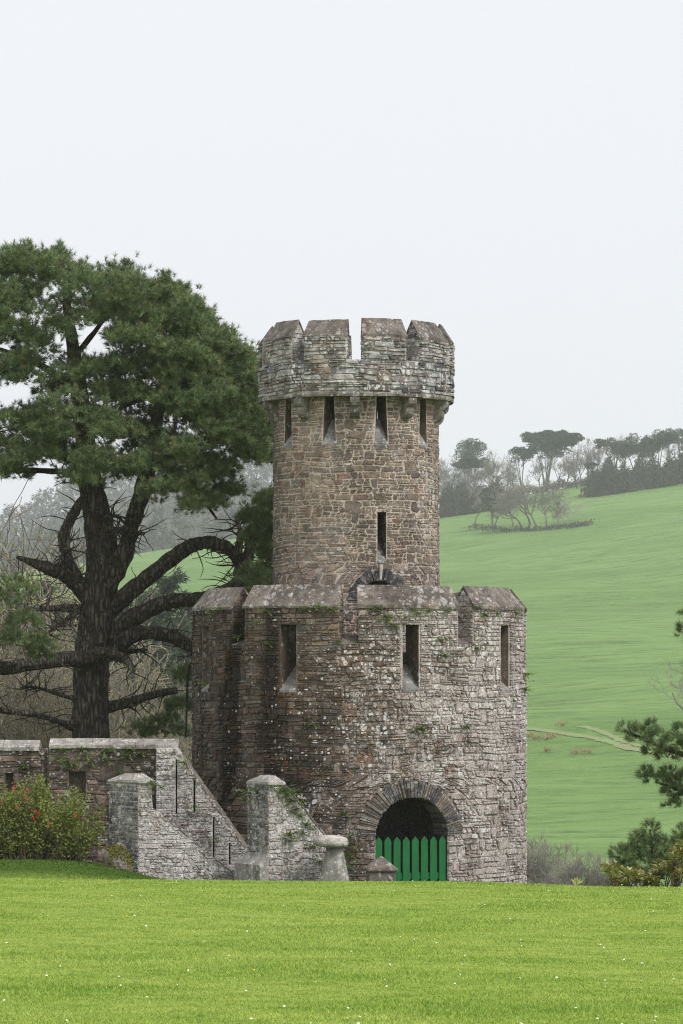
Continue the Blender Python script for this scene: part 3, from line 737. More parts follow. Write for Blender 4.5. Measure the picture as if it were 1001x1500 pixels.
def face(parent, wall, name, A, B, poly_px, th, mats, pal, hm, wm, ok=True, slots_px=(), excl=()):
    """vertical wall face from plan point A to B; poly_px: (photo x, photo y) outline; seen as laid between A and B"""
    A2, B2 = Vector((A[0], A[1])), Vector((B[0], B[1])); d = (B2 - A2); L = d.length; d.normalize()
    def toU(x):                              # photo column -> distance along the face
        k = (x - 500.5) / F                  # X = k*Y ; A+(d)u
        return (k * A2.y - A2.x) / (d.x - k * d.y)
    pts = []
    for x, y in poly_px:
        u = toU(x); Yd = A2.y + d.y * u; pts.append((u, pZ(y, Yd)))
    nrm = Vector((d.y, -d.x, 0))
    P3 = [Vector((A2.x + d.x * u, A2.y + d.y * u, z)) for u, z in pts]
    v, f = poly_prism(P3, nrm, th); me = pmesh(name, v, f); fixn(me); o = link(name, me, mats[1], parent)
    if slots_px:
        cs = []
        for x0, x1, y0, y1 in slots_px:
            q = [Vector((A2.x + d.x * toU(x), A2.y + d.y * toU(x), pZ(y, A2.y))) + nrm * .1 for x, y in ((x0, y1), (x1, y1), (x1, y0), (x0, y0))]
            cs.append(poly_prism(q, nrm, .1 + th * .35))
        cut(o, cs)
    ex = [(toU(x0), toU(x1), pZ(y1, A2.y), pZ(y0, A2.y)) for x0, x1, y0, y1 in slots_px]
    base = poly_spans(pts)
    def sp(z):
        out = []
        for a_, b_ in base(z): out += minus(a_, b_, sorted([(e0 - .01, e1 + .01) for e0, e1, z0, z1 in ex if z0 < z < z1]))
        return out
    zs_ = [q[1] for q in pts]; br = sorted({min(zs_), max(zs_) - .012} | {z for e in ex for z in e[2:] if min(zs_) < z < max(zs_) - .05})
    br = [br[0]] + [b for a_, b in zip(br[:-1], br[1:]) if b - a_ > .03]
    wall.lay(masonry(sp, br, hm[0], hm[1], wm[0], wm[1], .007, .35, (.004, .028), .014, .4, tall=.12), plane((A2.x, A2.y, 0), (d.x, d.y, 0), nrm), pal, o, mats[0], (lambda c: True) if ok else (lambda c: False))
    return o, P3, nrm
def pw(x, Y): return (pX(x, Y), Y)
def rake_coping(parent, p0, p1, nrm, th, n=5, hgt=.05, mat='cap'):
    for i in range(n):
        a_, b_ = p0.lerp(p1, i / n + .006), p0.lerp(p1, (i + 1) / n - .006)
        up_ = Vector((0, 0, 1)); q = [a_ + nrm * .022, b_ + nrm * .022, b_ - nrm * (th + .02), a_ - nrm * (th + .02)]
        j = [Vector((0, 0, rnd.uniform(-.008, .008))) for _ in range(4)]
        v = [t + k for t, k in zip(q, j)] + [t + up_ * hgt + k for t, k in zip(q, j)]
        me = pmesh('coping_slab', v, [(3, 2, 1, 0), (4, 5, 6, 7), (0, 1, 5, 4), (1, 2, 6, 5), (2, 3, 7, 6), (3, 0, 4, 7)]); fixn(me); link('coping_slab', me, mat, parent)
def hip_cap(parent, plan, z0, z1, inset, name='pier_cap', mat='cap', lip=.05):
    c = sum((Vector(q) for q in plan), Vector((0, 0))) / len(plan); m_ = len(plan)
    lo = [c + (Vector(q) - c) * 1.10 for q in plan]; hi = [c + (Vector(q) - c) * inset for q in plan]
    v = [(q.x, q.y, z0) for q in lo] + [(q.x, q.y, z0 + lip) for q in lo] + [(q.x + rnd.uniform(-.01, .01), q.y, z1 + rnd.uniform(-.008, .008)) for q in hi]
    f = [tuple(range(m_))[::-1]] + [(r * m_ + k, r * m_ + (k + 1) % m_, (r + 1) * m_ + (k + 1) % m_, (r + 1) * m_ + k) for r in (0, 1) for k in range(m_)] + [tuple(range(2 * m_, 3 * m_))]
    me = pmesh(name, v, f); fixn(me)
    b = bmesh.new(); b.from_mesh(me); bmesh.ops.bevel(b, geom=list(b.edges), offset=.012, segments=2, affect='EDGES'); b.to_mesh(me); b.free()
    return link(name, me, mat, parent)

# boundary wall behind the shrub, with the buttress that carries the upper rake
bw = tag(empty('boundary_wall', (0, 0, 0)), 'long low brown stone wall with pale ridged coping under the pine', 'wall', kind='thing'); bwl = Wall()
YB = 64.0
A, B = pw(72, YB), pw(262, YB)
o, P3, nb = face(bw, bwl, 'wall', A, B, [(72, 1094), (258, 1094), (258, 1300), (72, 1300)], .5, ('bound', 'bound_mortar'), PAL_BOUND, (.07, .14), (.14, .4), slots_px=[(101, 126, 1130, 1172)])
def ridge_cope(parent, xa, xb, Y0, zb, zr, nslab, skew=0.0, th=.5):
    for i in range(nslab):
        a_, b_ = xa + (xb - xa) * i / nslab + .004, xa + (xb - xa) * (i + 1) / nslab - .004
        for sg in (1, -1):
            ye, ym = Y0 + th / 2 - sg * (th / 2 + .06), Y0 + th / 2
            v = []
            for xx in (a_, b_):
                j = rnd.uniform(-.008, .008); ys_ = skew * (xx - xb)
                v += [(xx, ye + ys_, zb - .03 + j), (xx, ye + ys_, zb + .035 + j), (xx, ym - sg * .003 + ys_, zr + j), (xx, ym - sg * .003 + ys_, zr - .07 + j)]
            me = pmesh('coping_slab', v, [(0, 1, 2, 3), (7, 6, 5, 4), (0, 4, 5, 1), (1, 5, 6, 2), (2, 6, 7, 3), (3, 7, 4, 0)]); fixn(me); link('coping_slab', me, 'cap', parent)
ridge_cope(bw, pX(72, YB), pX(262, YB), YB, pZ(1094, YB), pZ(1082, YB), 3)
v, f = poly_prism([Vector((x_, YB + .25 + s_ * .22, z_)) for x_, s_, z_ in ()] or [Vector((pX(74, YB), YB + .03, pZ(1094, YB))), Vector((pX(74, YB), YB + .25, pZ(1083, YB) - .06)), Vector((pX(74, YB), YB + .47, pZ(1094, YB)))], (1, 0, 0), -(pX(260, YB) - pX(74, YB)))
me = pmesh('coping_bed', v, f); fixn(me); link('coping_bed', me, 'bound_mortar', bw)
bwl.finish(90)
bw2 = tag(empty('boundary_wall', (0, 0, 0)), 'stretch of brown stone wall beyond the gap, half hidden by the flowering shrub', 'wall', kind='thing'); bwl2 = Wall()
YB2 = 64.25
o, P3, n2_ = face(bw2, bwl2, 'wall', pw(-260, YB2), pw(68, YB2), [(-260, 1097), (66, 1097), (66, 1300), (-260, 1300)], .5, ('bound', 'bound_mortar'), PAL_BOUND, (.07, .14), (.14, .4), slots_px=[(8, 20, 1132, 1160)])
for sg_, A_, B_ in ((1, (pX(66, YB2), YB2), (pX(66, YB2) + .001, YB2 + .5)),):
    mpE = plane((pX(66, YB2), YB2, 0), (0, 1, 0), (1, 0, 0))
    bwl2.lay(masonry(lambda v: [(0.0, .5)], [0.4, pZ(1097, YB2)], .07, .13, .14, .3, .008, .3, (.008, .02), .003), mpE, PAL_WING, o, 'wing', lambda c: False)
ridge_cope(bw2, pX(-260, YB2), pX(58, YB2), YB2, pZ(1097, YB2), pZ(1084, YB2), 6)
v, f = poly_prism([Vector((pX(-258, YB2), YB2 + .03, pZ(1097, YB2))), Vector((pX(-258, YB2), YB2 + .25, pZ(1085, YB2) - .06)), Vector((pX(-258, YB2), YB2 + .47, pZ(1097, YB2)))], (1, 0, 0), -(pX(60, YB2) - pX(-258, YB2)))
me = pmesh('coping_bed', v, f); fixn(me); link('coping_bed', me, 'bound_mortar', bw2)
bwl2.finish(40)

lw_ = tag(empty('wing_wall', (0, 0, 0)), 'white lichened stair wing wall with narrow slots, joined to the long wall', 'wall', kind='thing'); lwl = Wall()
o, P3, nn_ = face(lw_, lwl, 'upper_rake', pw(229, 63.55), pw(362, 63.35), [(229, 1096), (256, 1096), (262, 1104), (360, 1244), (360, 1300), (229, 1300)], .42, ('wing', 'wing_mortar'), PAL_WING, (.06, .13), (.1, .3),
                  slots_px=[(257.5, 260, 1112, 1192), (283.5, 286.5, 1142, 1190), (312, 314.5, 1196, 1270), (335.5, 338, 1234, 1266)])
rake_coping(lw_, P3[2], P3[3], nn_, .42, 6, .016, 'coping')
K, L1 = pw(203, 61.9), pw(160, 62.6)
o, P3, nn_ = face(lw_, lwl, 'pier', L1, K, [(160, 1147), (203, 1148), (203, 1300), (160, 1300)], .26, ('pier', 'wing_mortar'), PAL_PIER, (.07, .15), (.2, .5))
o, P3b, nb_ = face(lw_, lwl, 'lower_rake', K, pw(350, 62.6), [(203, 1148), (222, 1148), (224, 1184), (347, 1284), (347, 1302), (203, 1302)], .5, ('wing', 'wing_mortar'), PAL_WING, (.06, .13), (.1, .32))
rake_coping(lw_, P3b[2], P3b[3], nb_, .4, 7, .014, 'slab')
pk = [Vector(L1), Vector(K), Vector(pw(226, 61.98)), Vector(pw(206, 62.75))]
hip_cap(lw_, [tuple(q) for q in pk], pZ(1148, 62), pZ(1134, 62), .45)
lwl.finish(110)

rw_ = tag(empty('wing_wall', (0, 0, 0)), 'grey stair wing wall with ferny raking edge and flared base block beside the staddle stone', 'wall', kind='thing'); rwl = Wall()
K, L1 = pw(394, 61.3), pw(363, 62.0)
o, P3, nn_ = face(rw_, rwl, 'pier', L1, K, [(363, 1149), (394, 1150), (394, 1302), (363, 1302)], .24, ('pier', 'wing_mortar'), PAL_PIER, (.06, .12), (.2, .45))
o, P3b, nb_ = face(rw_, rwl, 'rake', K, pw(480, 61.7), [(394, 1150), (417, 1150), (478, 1227), (478, 1302), (394, 1302)], .42, ('wing', 'wing_mortar'), PAL_WING, (.06, .14), (.09, .26))
rake_coping(rw_, P3b[1], P3b[2], nb_, .4, 5, .04, 'coping')
hip_cap(rw_, [L1, K, pw(417, 61.4), pw(398, 62.15)], pZ(1150, 61.5), pZ(1136, 61.5), .42)
# flared base block of the pier
Kv, Lv, Ev = Vector(K), Vector(L1), Vector(pw(400, 61.35))
dA = (Lv - Kv).normalized(); nA = Vector((-dA.y, dA.x)) ; nA = nA if nA.y < 0 else -nA
zt, zb_ = pZ(1249, 61.5), pZ(1304, 61.5); v = []; rows = 5
for i in range(rows):
    k = i / (rows - 1); z = zt + (pZ(1272, 61.5) - zt) * k if i < rows - 1 else zb_
    out = .03 + .15 * min(1, (i / (rows - 2))) ** 1.6
    for q in (Lv + dA * out, Lv + dA * out + nA * out, Kv + nA * out, Kv - nA * .25, Lv - nA * .25): v.append((q.x, q.y, z))
f = [(r * 5 + k, r * 5 + (k + 1) % 5, (r + 1) * 5 + (k + 1) % 5, (r + 1) * 5 + k) for r in range(rows - 1) for k in range(5)] + [tuple(range(5)), tuple(range(5 * rows - 1, 5 * rows - 6, -1))]
me = pmesh('base_block', v, f); fixn(me); link('base_block', me, 'cap', rw_)
rwl.finish(90)

# ------------------------------------------------------------------ loose stones
def lathe(prof, n, seed, jit):
    r_ = random.Random(seed); v = []; f = []; m_ = len(prof); ph = [r_.random() * 6 for _ in range(4)]
    for k in range(n):
        t = 2 * math.pi * k / n; wob = 1 + jit * (math.sin(2 * t + ph[0]) + .6 * math.sin(3 * t + ph[1]) + .5 * math.sin(5 * t + ph[2]))
        for r0, z in prof: v.append((r0 * wob * math.cos(t) + r_.uniform(-.004, .004), r0 * wob * math.sin(t) + r_.uniform(-.004, .004), z + r_.uniform(-.004, .004)))
    for k in range(n):
        j = (k + 1) % n
        for i in range(m_ - 1): f.append((k * m_ + i, j * m_ + i, j * m_ + i + 1, k * m_ + i + 1))
    f += [tuple(k * m_ for k in range(n))[::-1], tuple(k * m_ + m_ - 1 for k in range(n))]
    return v, f
YS = 61.0; g0 = gz(pX(490, YS), YS); base = px(490, 1290, YS)
st = tag(empty('staddle_stone', (base.x, YS, g0)), 'mushroom-shaped granite staddle stone with mossy cap', 'staddle stone')
zt = pZ(1240, YS) - g0
v, f = lathe([(.30, 0), (.295, .1), (.24, zt * .45), (.175, zt * .8), (.14, zt)], 20, 3, .03)
link('stem', pmesh('stem', v, f, smooth=True), 'staddle', st)
zc = pZ(1223, YS) - g0
v, f = lathe([(.11, zt - .012), (.25, zt + .005), (.315, zt + .04), (.325, zt + .085), (.305, zc - .055), (.22, zc - .02), (.06, zc)], 26, 5, .03)
o = link('cap', pmesh('cap', v, f, smooth=True), 'staddle_cap', st); o.rotation_euler = (R(1.5), R(2.5), 0)
o.location = (-.10, 0, 0)
YQ = 61.0; g0 = gz(pX(558, YQ), YQ)
po = tag(empty('stone_post', (pX(558, YQ), YQ, g0)), 'squat square stone post with pyramid cap before the green gate', 'post')
z1 = pZ(1276, YQ) - g0; zt = pZ(1254, YQ) - g0
m_ = MB(); h = .235; m_.box(-h, h, -h, h, -.05, z1); o = m_.build('shaft', 'bound', po)
at = o.data.color_attributes.new('Col', 'FLOAT_COLOR', 'POINT'); at.data.foreach_set('color', [.2, .18, .15, 1.0] * len(o.data.vertices))
hh = .275
v = [(sx * hh, sy * hh, z1 + .002) for sx, sy in ((-1, -1), (1, -1), (1, 1), (-1, 1))] + [(sx * hh, sy * hh, z1 + .05) for sx, sy in ((-1, -1), (1, -1), (1, 1), (-1, 1))] + [(.01, 0, zt + .01)]
me = pmesh('pyramid_cap', v, [(3, 2, 1, 0)] + [(k, (k + 1) % 4, 4 + (k + 1) % 4, 4 + k) for k in range(4)] + [(4 + k, 4 + (k + 1) % 4, 8) for k in range(4)])
b = bmesh.new(); b.from_mesh(me); bmesh.ops.bevel(b, geom=list(b.edges), offset=.012, segments=2, affect='EDGES'); b.to_mesh(me); b.free()
link('pyramid_cap', me, 'coping', po); po.rotation_euler.z = R(8)
# mossy rock
YR = 61.6; g0 = gz(pX(172, YR), YR)
b = bmesh.new(); bmesh.ops.create_icosphere(b, subdivisions=3, radius=1)
for q in b.verts:
    n_ = q.co.normalized(); k = 1 + .16 * math.sin(3 * n_.x + 1) * math.sin(4 * n_.y) + .10 * math.sin(7 * n_.z + 3 * n_.x) + rnd.uniform(-.03, .03)
    q.co = Vector((n_.x * .27, n_.y * .25, n_.z * .40)) * k
me = bpy.data.meshes.new('rock'); b.to_mesh(me); b.free()
rk = tag(link('mossy_rock', me, 'rock'), 'rough boulder topped with yellow-green moss at the foot of the lichened pier', 'rock'); rk.location = (pX(172, YR), YR, g0 + .02)
V = []
for _ in range(1500):
    d = Vector((rnd.gauss(0, 1), rnd.gauss(0, 1), abs(rnd.gauss(.3, .8)))).normalized(); c = Vector((d.x * .27, d.y * .25, d.z * .40)) * rnd.uniform(.98, 1.10)
    if c.z < .10 + .12 * math.sin(c.x * 22): continue
    a_ = Vector((rnd.gauss(0, 1), rnd.gauss(0, 1), rnd.gauss(0, 1))).normalized() * .022; b_ = d.cross(a_).normalized() * .016
    V.append([c + a_, c - a_ * .5 + b_, c - a_ * .5 - b_ + d * .015])
link('moss', soup('moss', np.array(V), 3), 'moss', rk)

# ------------------------------------------------------------------ foliage builders
def tufts(C, D, m, l0, l1, wd, rs, shoot=.08, spread=(15, 80)):
    """needle triangles: C,D (n,3) -> (n*m,3,3) and a tint per needle"""
    n = len(C); Dn = unit(D)
    a_ = unit(np.cross(Dn, unit(rs.normal(size=(n, 3))))); b_ = np.cross(Dn, a_)
    ph = rs.uniform(R(spread[0]), R(spread[1]), (n, m)); az = rs.uniform(0, 2 * np.pi, (n, m))
    nd = Dn[:, None] * np.cos(ph)[..., None] + (a_[:, None] * np.cos(az)[..., None] + b_[:, None] * np.sin(az)[..., None]) * np.sin(ph)[..., None]
    st_ = C[:, None] + Dn[:, None] * (rs.uniform(0, 1, (n, m)) * shoot)[..., None]
    ln = rs.uniform(l0, l1, (n, m))[..., None]; sd_ = unit(np.cross(nd, rs.normal(size=(n, m, 3)))) * wd
    V = np.stack([st_ - sd_, st_ + sd_, st_ + nd * ln], 2).reshape(-1, 3, 3)
    k = np.repeat(rs.uniform(.55, 1.45, n), m); k = k * rs.uniform(.8, 1.2, n * m)
    tint = np.stack([k * rs.uniform(.9, 1.15, n * m), k, k * rs.uniform(.85, 1.1, n * m)], -1)
    return V, tint
def clump_points(c, r, n, rs, low=-.35):
    """points and outward directions on a lumpy dome"""
    d = unit(rs.normal(size=(int(n * 2.2), 3))); d = d[d[:, 2] > low][:n]
    lump = 1 + .18 * np.sin(d[:, 0] * 5 + c[0]) * np.sin(d[:, 1] * 5 + c[1]) + .12 * np.sin(d[:, 2] * 9 + c[2] * 3)
    k = rs.uniform(.80, 1.0, len(d))
    P = np.array(c) + d * np.array(r) * (lump * k)[:, None]
    D = unit(d * np.array([1, 1, .8]) + np.array([0, 0, .55]) + rs.normal(size=d.shape) * .25)
    return P, D
def leaves(P, N_, ln, wd, rs):
    """pointed leaf quads at P, lying across N_"""
    n = len(P); a_ = unit(np.cross(N_, rs.normal(size=(n, 3)))); b_ = unit(np.cross(unit(N_), a_))
    l = (rs.uniform(.7, 1.2, n) * ln)[:, None]; w_ = (rs.uniform(.7, 1.2, n) * wd)[:, None]
    return np.stack([P, P + a_ * l * .5 + b_ * w_ * .5 + unit(N_) * w_ * .12, P + a_ * l, P + a_ * l * .5 - b_ * w_ * .5 + unit(N_) * w_ * .12], 1)

# ------------------------------------------------------------------ the big pine
YP = 72.5
pine = tag(empty('pine_tree', (pX(133, YP), YP, gz(pX(133, YP), YP))), 'huge old pine with thick twisted limbs rising behind the long wall', 'tree')
inv = pine.matrix_world.copy()
pine_off = Vector(pine.location)
def loc(v): return Vector(v) - pine_off
def limb(pts, ws, sides=10, per=5, rough=.05, mb=None, mi=0):
    P = catmull([loc(px(x, y, YP + d)) for x, y, d in pts], per); W = [w_ / 2 * YP / F for w_ in interp(ws, len(P))]
    mb.tube(P, W, sides, mi, rough)
tm = MB()
limb([(134, 1150, 0), (133, 1085, 0), (133, 1000, 0), (139, 930, 0), (147, 870, 0), (150, 810, 0), (141, 750, 0), (130, 690, 0), (122, 620, .1), (112, 540, .3), (100, 460, .3), (96, 400, .2)],
     [66, 56, 52, 52, 52, 48, 40, 32, 27, 22, 14, 6], 18, 6, .07, tm)
tm.build('trunk', ['bark'], pine)
lm = MB()
L_ = [([(158, 870, -.1), (178, 815, -.2), (195, 765, -.2), (210, 720, 0), (225, 650, .2), (240, 570, .3), (250, 490, .3), (262, 440, .2)], [30, 28, 25, 24, 20, 15, 9, 4]),
      ([(160, 895, 0), (195, 862, -.3), (235, 833, -.5), (275, 803, -.5), (305, 797, -.4), (335, 808, -.2), (352, 828, 0), (358, 848, .1)], [26, 26, 24, 22, 21, 20, 18, 16]),
      ([(345, 815, -.2), (352, 790, -.2), (350, 765, -.2)], [14, 10, 3]),
      ([(356, 835, -.1), (368, 800, -.2), (376, 752, -.3)], [18, 14, 5]),
      ([(350, 825, 0), (375, 838, 0), (392, 825, .2), (398, 800, .3)], [16, 13, 9, 4]),
      ([(160, 930, 0), (200, 900, -.2), (245, 885, -.3), (300, 873, -.2), (350, 858, .1), (390, 835, .4)], [28, 27, 24, 22, 18, 12]),
      ([(160, 960, .1), (190, 930, -.2), (220, 923, -.4), (255, 933, -.5), (285, 957, -.5), (292, 985, -.4)], [26, 24, 22, 20, 15, 9]),
      ([(150, 1036, 0), (190, 1027, -.2), (225, 1020, -.3), (258, 1012, -.4)], [18, 15, 13, 9]),
      ([(160, 962, .2), (185, 955, .3), (215, 952, .4)], [12, 9, 4]),
      ([(196, 985, -.9), (186, 966, -.8), (160, 958, -.6), (125, 962, -.45), (90, 964, -.8), (40, 970, -1.6), (0, 974, -2.2), (-70, 965, -3), (-140, 940, -3.4)], [5, 13, 18, 22, 22, 20, 19, 16, 8]),
      ([(115, 1068, 0), (85, 1055, -.4), (50, 1047, -.8), (0, 1040, -1.3), (-60, 1020, -1.6)], [13, 10, 9, 8, 5]),
      ([(120, 1026, 0), (85, 1016, -.4), (55, 1008, -.6), (30, 1006, -.8)], [7, 6, 5, 3]),
      ([(140, 880, 0), (105, 850, -.2), (70, 832, -.5), (25, 816, -.8)], [32, 26, 20, 5]),
      ([(122, 858, -.1), (100, 822, -.3), (96, 790, -.4), (102, 760, -.4), (118, 735, -.3), (135, 720, -.1)], [20, 18, 17, 15, 15, 14]),
      ([(98, 792, -.4), (92, 815, -.5), (93, 830, -.6)], [9, 6, 2]),
      ([(125, 893, 0), (90, 892, -.4), (55, 894, -.7), (30, 900, -.9)], [15, 10, 7, 3]),
      ([(115, 895, -.3), (85, 915, -.6), (60, 935, -.9)], [8, 6, 3]),
      ([(148, 776, -.2), (180, 778, -.4), (212, 782, -.5)], [12, 9, 5]),
      ([(145, 758, -.2), (170, 757, -.4), (190, 760, -.5)], [7, 5, 2]),
      ([(130, 700, 0), (90, 665, -.3), (40, 655, -.6), (-20, 640, -.8), (-80, 600, -1)], [20, 17, 13, 10, 5]),
      ([(125, 640, 0), (170, 600, -.4), (220, 580, -.8), (280, 570, -1)], [16, 13, 9, 4]),
      ([(118, 580, .1), (70, 540, .4), (20, 520, .6), (-40, 500, .9)], [14, 11, 8, 4]),
      ([(215, 690, 0), (260, 660, -.3), (310, 640, -.4), (360, 640, -.2), (395, 655, .1)], [16, 13, 11, 8, 4]),
      ([(235, 600, .2), (290, 560, .3), (340, 540, .4), (375, 540, .5)], [12, 9, 6, 3]),
      ([(225, 640, .2), (270, 700, -.3), (300, 735, -.5), (318, 760, -.6)], [8, 6, 5, 3]),
      ([(110, 520, .3), (150, 470, 0), (175, 430, -.2)], [10, 7, 3]),
      ([(95, 690, 0), (40, 690, -.2), (0, 690, -.4), (-60, 700, -.5)], [10, 8, 6, 3]),
      ([(285, 960, -.4), (276, 990, -.4), (274, 1030, -.3), (272, 1080, -.3)], [3, 5, 4, 3])]
for pts, ws in L_: limb([(x + rnd.uniform(-1, 1) * ws[min(i, len(ws) - 1)] * .16, y + rnd.uniform(-1, 1) * ws[min(i, len(ws) - 1)] * .2, d) for i, (x, y, d) in enumerate(pts)], [q * rnd.uniform(.86, 1.12) for q in ws], 11, 6, .12, lm)
for _ in range(560):                        # dead twigs along trunk and limbs
    pts, ws = rnd.choice(L_[:20]); i = rnd.randrange(len(pts) - 1); t = rnd.random()
    x, y, d = [pts[i][k] + (pts[i + 1][k] - pts[i][k]) * t for k in range(3)]
    ang_ = rnd.uniform(0, 6.28); ln = rnd.uniform(15, 60); cx_, cy_, dd = x, y, d; tw_ = [(x, y, d)]
    for k in range(4):
        cx_ += math.cos(ang_) * ln / 4; cy_ += math.sin(ang_) * ln / 4 * .8; dd += rnd.uniform(-.12, .08); tw_.append((cx_, cy_, dd)); ang_ += rnd.uniform(-.5, .5)
    limb(tw_, [rnd.uniform(1.4, 3.2), 1.6, .7], 4, 2, 0, lm)
lm.build('limbs', ['bark'], pine)
for pts, ws in (([(366, 850, -.15), (366, 810, -.3), (372, 770, -.4), (378, 748, -.4)], [9, 11, 8, 3]), ([(353, 810, -.3), (352, 780, -.3), (349, 762, -.3)], [5, 5, 2]), ([(187, 968, -.85), (193, 978, -.95), (198, 988, -1)], [10, 8, 2])):
    dm = MB(); limb(pts, ws, 7, 4, .12, dm); dm.build('broken_stub', ['dead'], pine)
# crown: hand-placed masses (photo px of the crown, radius x, radius y, depth offset)
CL = [(40, 405, 42, 34), (85, 400, 34, 30), (10, 440, 40, 34), (60, 450, 45, 32), (125, 425, 34, 30), (175, 430, 38, 36), (200, 445, 30, 34), (150, 465, 40, 30),
      (243, 440, 16, 28), (225, 480, 36, 34), (272, 455, 13, 25), (265, 495, 36, 36), (292, 478, 14, 24), (305, 510, 30, 34), (330, 530, 28, 32), (355, 548, 24, 30), (378, 560, 18, 30),
      (15, 500, 42, 30), (70, 500, 36, 26), (40, 545, 44, 26), (110, 550, 40, 26), (85, 580, 40, 24), (180, 510, 40, 30), (215, 540, 40, 28), (160, 550, 34, 24), (260, 545, 40, 28), (300, 565, 34, 28),
      (150, 585, 38, 24), (205, 590, 44, 26), (250, 560, 18, 34), (262, 600, 40, 26), (120, 620, 46, 24), (60, 625, 48, 30), (15, 630, 38, 30), (35, 665, 38, 22), (85, 660, 40, 22), (165, 640, 40, 22), (210, 640, 40, 22),
      (300, 620, 36, 24), (330, 600, 34, 26), (365, 605, 28, 28), (385, 640, 22, 26), (345, 645, 34, 22), (305, 590, 20, 26), (140, 680, 40, 22), (190, 690, 40, 22), (240, 680, 40, 22), (275, 705, 36, 24), (300, 735, 26, 20), (250, 715, 26, 16),
      (310, 690, 24, 16), (375, 670, 26, 16), (120, 700, 30, 16), (370, 760, 12, 10), (378, 790, 14, 10), (392, 770, 12, 12), (392, 740, 10, 16), (385, 845, 24, 16), (365, 858, 18, 12), (395, 810, 12, 14), (-40, 470, 50, 50), (-60, 560, 50, 40), (-45, 650, 45, 34), (-110, 520, 50, 60), (-120, 620, 40, 40),
      (0, 690, 24, 12), (-90, 430, 40, 40), (340, 720, 14, 8)]
NEAR = [(14, 870, 30, 26, -3.0), (30, 915, 22, 16, -3.0), (5, 945, 34, 12, -3.0), (45, 950, 20, 9, -2.8), (-30, 890, 34, 40, -3.2), (215, 1075, 24, 14, 1.2), (250, 1070, 22, 16, 1.2), (268, 1040, 12, 20, .8), (275, 1000, 6, 20, .3), (60, 965, 12, 6, -2.6)]
CPOLY = [(-140, 420), (-60, 380), (40, 385), (100, 392), (150, 412), (200, 410), (245, 440), (285, 470), (330, 515), (372, 545), (392, 600), (395, 660), (330, 650), (280, 690), (200, 680), (110, 670), (0, 660), (-120, 640)]
def inside(x, y):
    c = False
    for (a0, b0), (a1, b1) in zip(CPOLY, CPOLY[1:] + CPOLY[:1]):
        if (b0 > y) != (b1 > y) and x < (a1 - a0) * (y - b0) / (b1 - b0) + a0: c = not c
    return c
while len(CL) < 104:
    x, y = rnd.uniform(-130, 395), rnd.uniform(385, 690)
    if inside(x, y) and not (abs(x - 12) < 26 and abs(y - 575) < 28): CL.append((x, y, rnd.uniform(22, 36), rnd.uniform(15, 24)))
rs = np.random.default_rng(5); PT, DT = [], []
for cl in [(*c, None) for c in CL] + NEAR:
    x, y, rx, ry, dd = cl
    layers = [dd] if dd is not None else [rnd.uniform(-1.0, .2), -1.6 * math.sqrt(max(0, 1 - ((x - 150) / 290.) ** 2)) + rnd.uniform(-.5, .5), rnd.uniform(-.2, 1.0)] 
    for k, d_ in enumerate(layers):
        Yd = YP + d_; c = loc(px(x + (rnd.uniform(-12, 12) if k else 0), y + (rnd.uniform(0, 14) if k else 0), Yd)); s_ = Yd / F
        # a mass is a handful of smaller lobes, each a cushion of upturned shoots
        nl = max(3, int(rx * ry * s_ * s_ / .070 * (1.0 if k == 0 else .7)))
        for q in range(nl):
            d = unit(rs.normal(size=3)); d[2] = abs(d[2]) if rs.random() < .65 else d[2]
            cc = np.array(c) + d * np.array([rx * s_, max(rx, ry) * s_ * .9, ry * s_]) * rs.uniform(.55, .85)
            r0 = min(rs.uniform(.20, .36), .85 * max(rx, ry) * s_); rr = np.array([r0, r0, r0 * rs.uniform(.6, .85)])
            P, D = clump_points(cc, rr, int(24 + 190 * r0 * r0), rs, -.25); PT.append(P); DT.append(D)
for x, y, h_, d_ in [(40, 366, 26, -.6), (85, 368, 26, -.6), (165, 398, 20, -.9), (185, 394, 22, -.9), (243, 410, 44, -1.0), (272, 430, 40, -.9), (292, 452, 40, -.8), (250, 530, 50, -1.8), (206, 410, 20, -.7), (60, 380, 20, -.4), (120, 395, 22, -.8), (340, 498, 26, -.5), (20, 385, 20, -.3), (305, 588, 40, -1.6), (318, 480, 22, -.6), (365, 518, 22, -.4), (150, 575, 40, -1.7), (228, 425, 24, -.8), (155, 640, 34, -1.7), (10, 395, 20, -.6)]:
    n_ = int(h_ * 1.6); t = rs.random(n_); b0 = np.array(loc(px(x, y + h_, YP + d_))); b1 = np.array(loc(px(x, y - 10, YP + d_))); wd_ = (.02 + .11 * (1 - t))
    az = rs.uniform(0, 6.28, n_); o2 = np.c_[np.cos(az), np.sin(az), np.zeros(n_)]
    PT.append(b0 + (b1 - b0) * t[:, None] + o2 * wd_[:, None]); DT.append(unit(o2 * .7 + np.array([0, 0, .8])))
PT = np.concatenate(PT); DT = np.concatenate(DT)
ex = rs.random(len(PT)) < .12; q2 = PT[ex] + DT[ex] * rs.uniform(.08, .26, (int(ex.sum()), 1))
PT = np.concatenate([PT, q2]); DT = np.concatenate([DT, DT[ex]])
V, T = tufts(PT, DT, 30, .08, .15, .0048, rs)
me = soup('crown', V, 3, col=T); link('crown', me, 'needle', pine)
sel = rs.random(len(PT)) < .22
B_, _ = tufts(PT[sel] + DT[sel] * .09, DT[sel], 3, .05, .07, .012, rs, .01, (0, 14))
link('buds', soup('buds', B_, 3), 'bud', pine)
print('pine tufts', len(PT), 'tris', len(V))

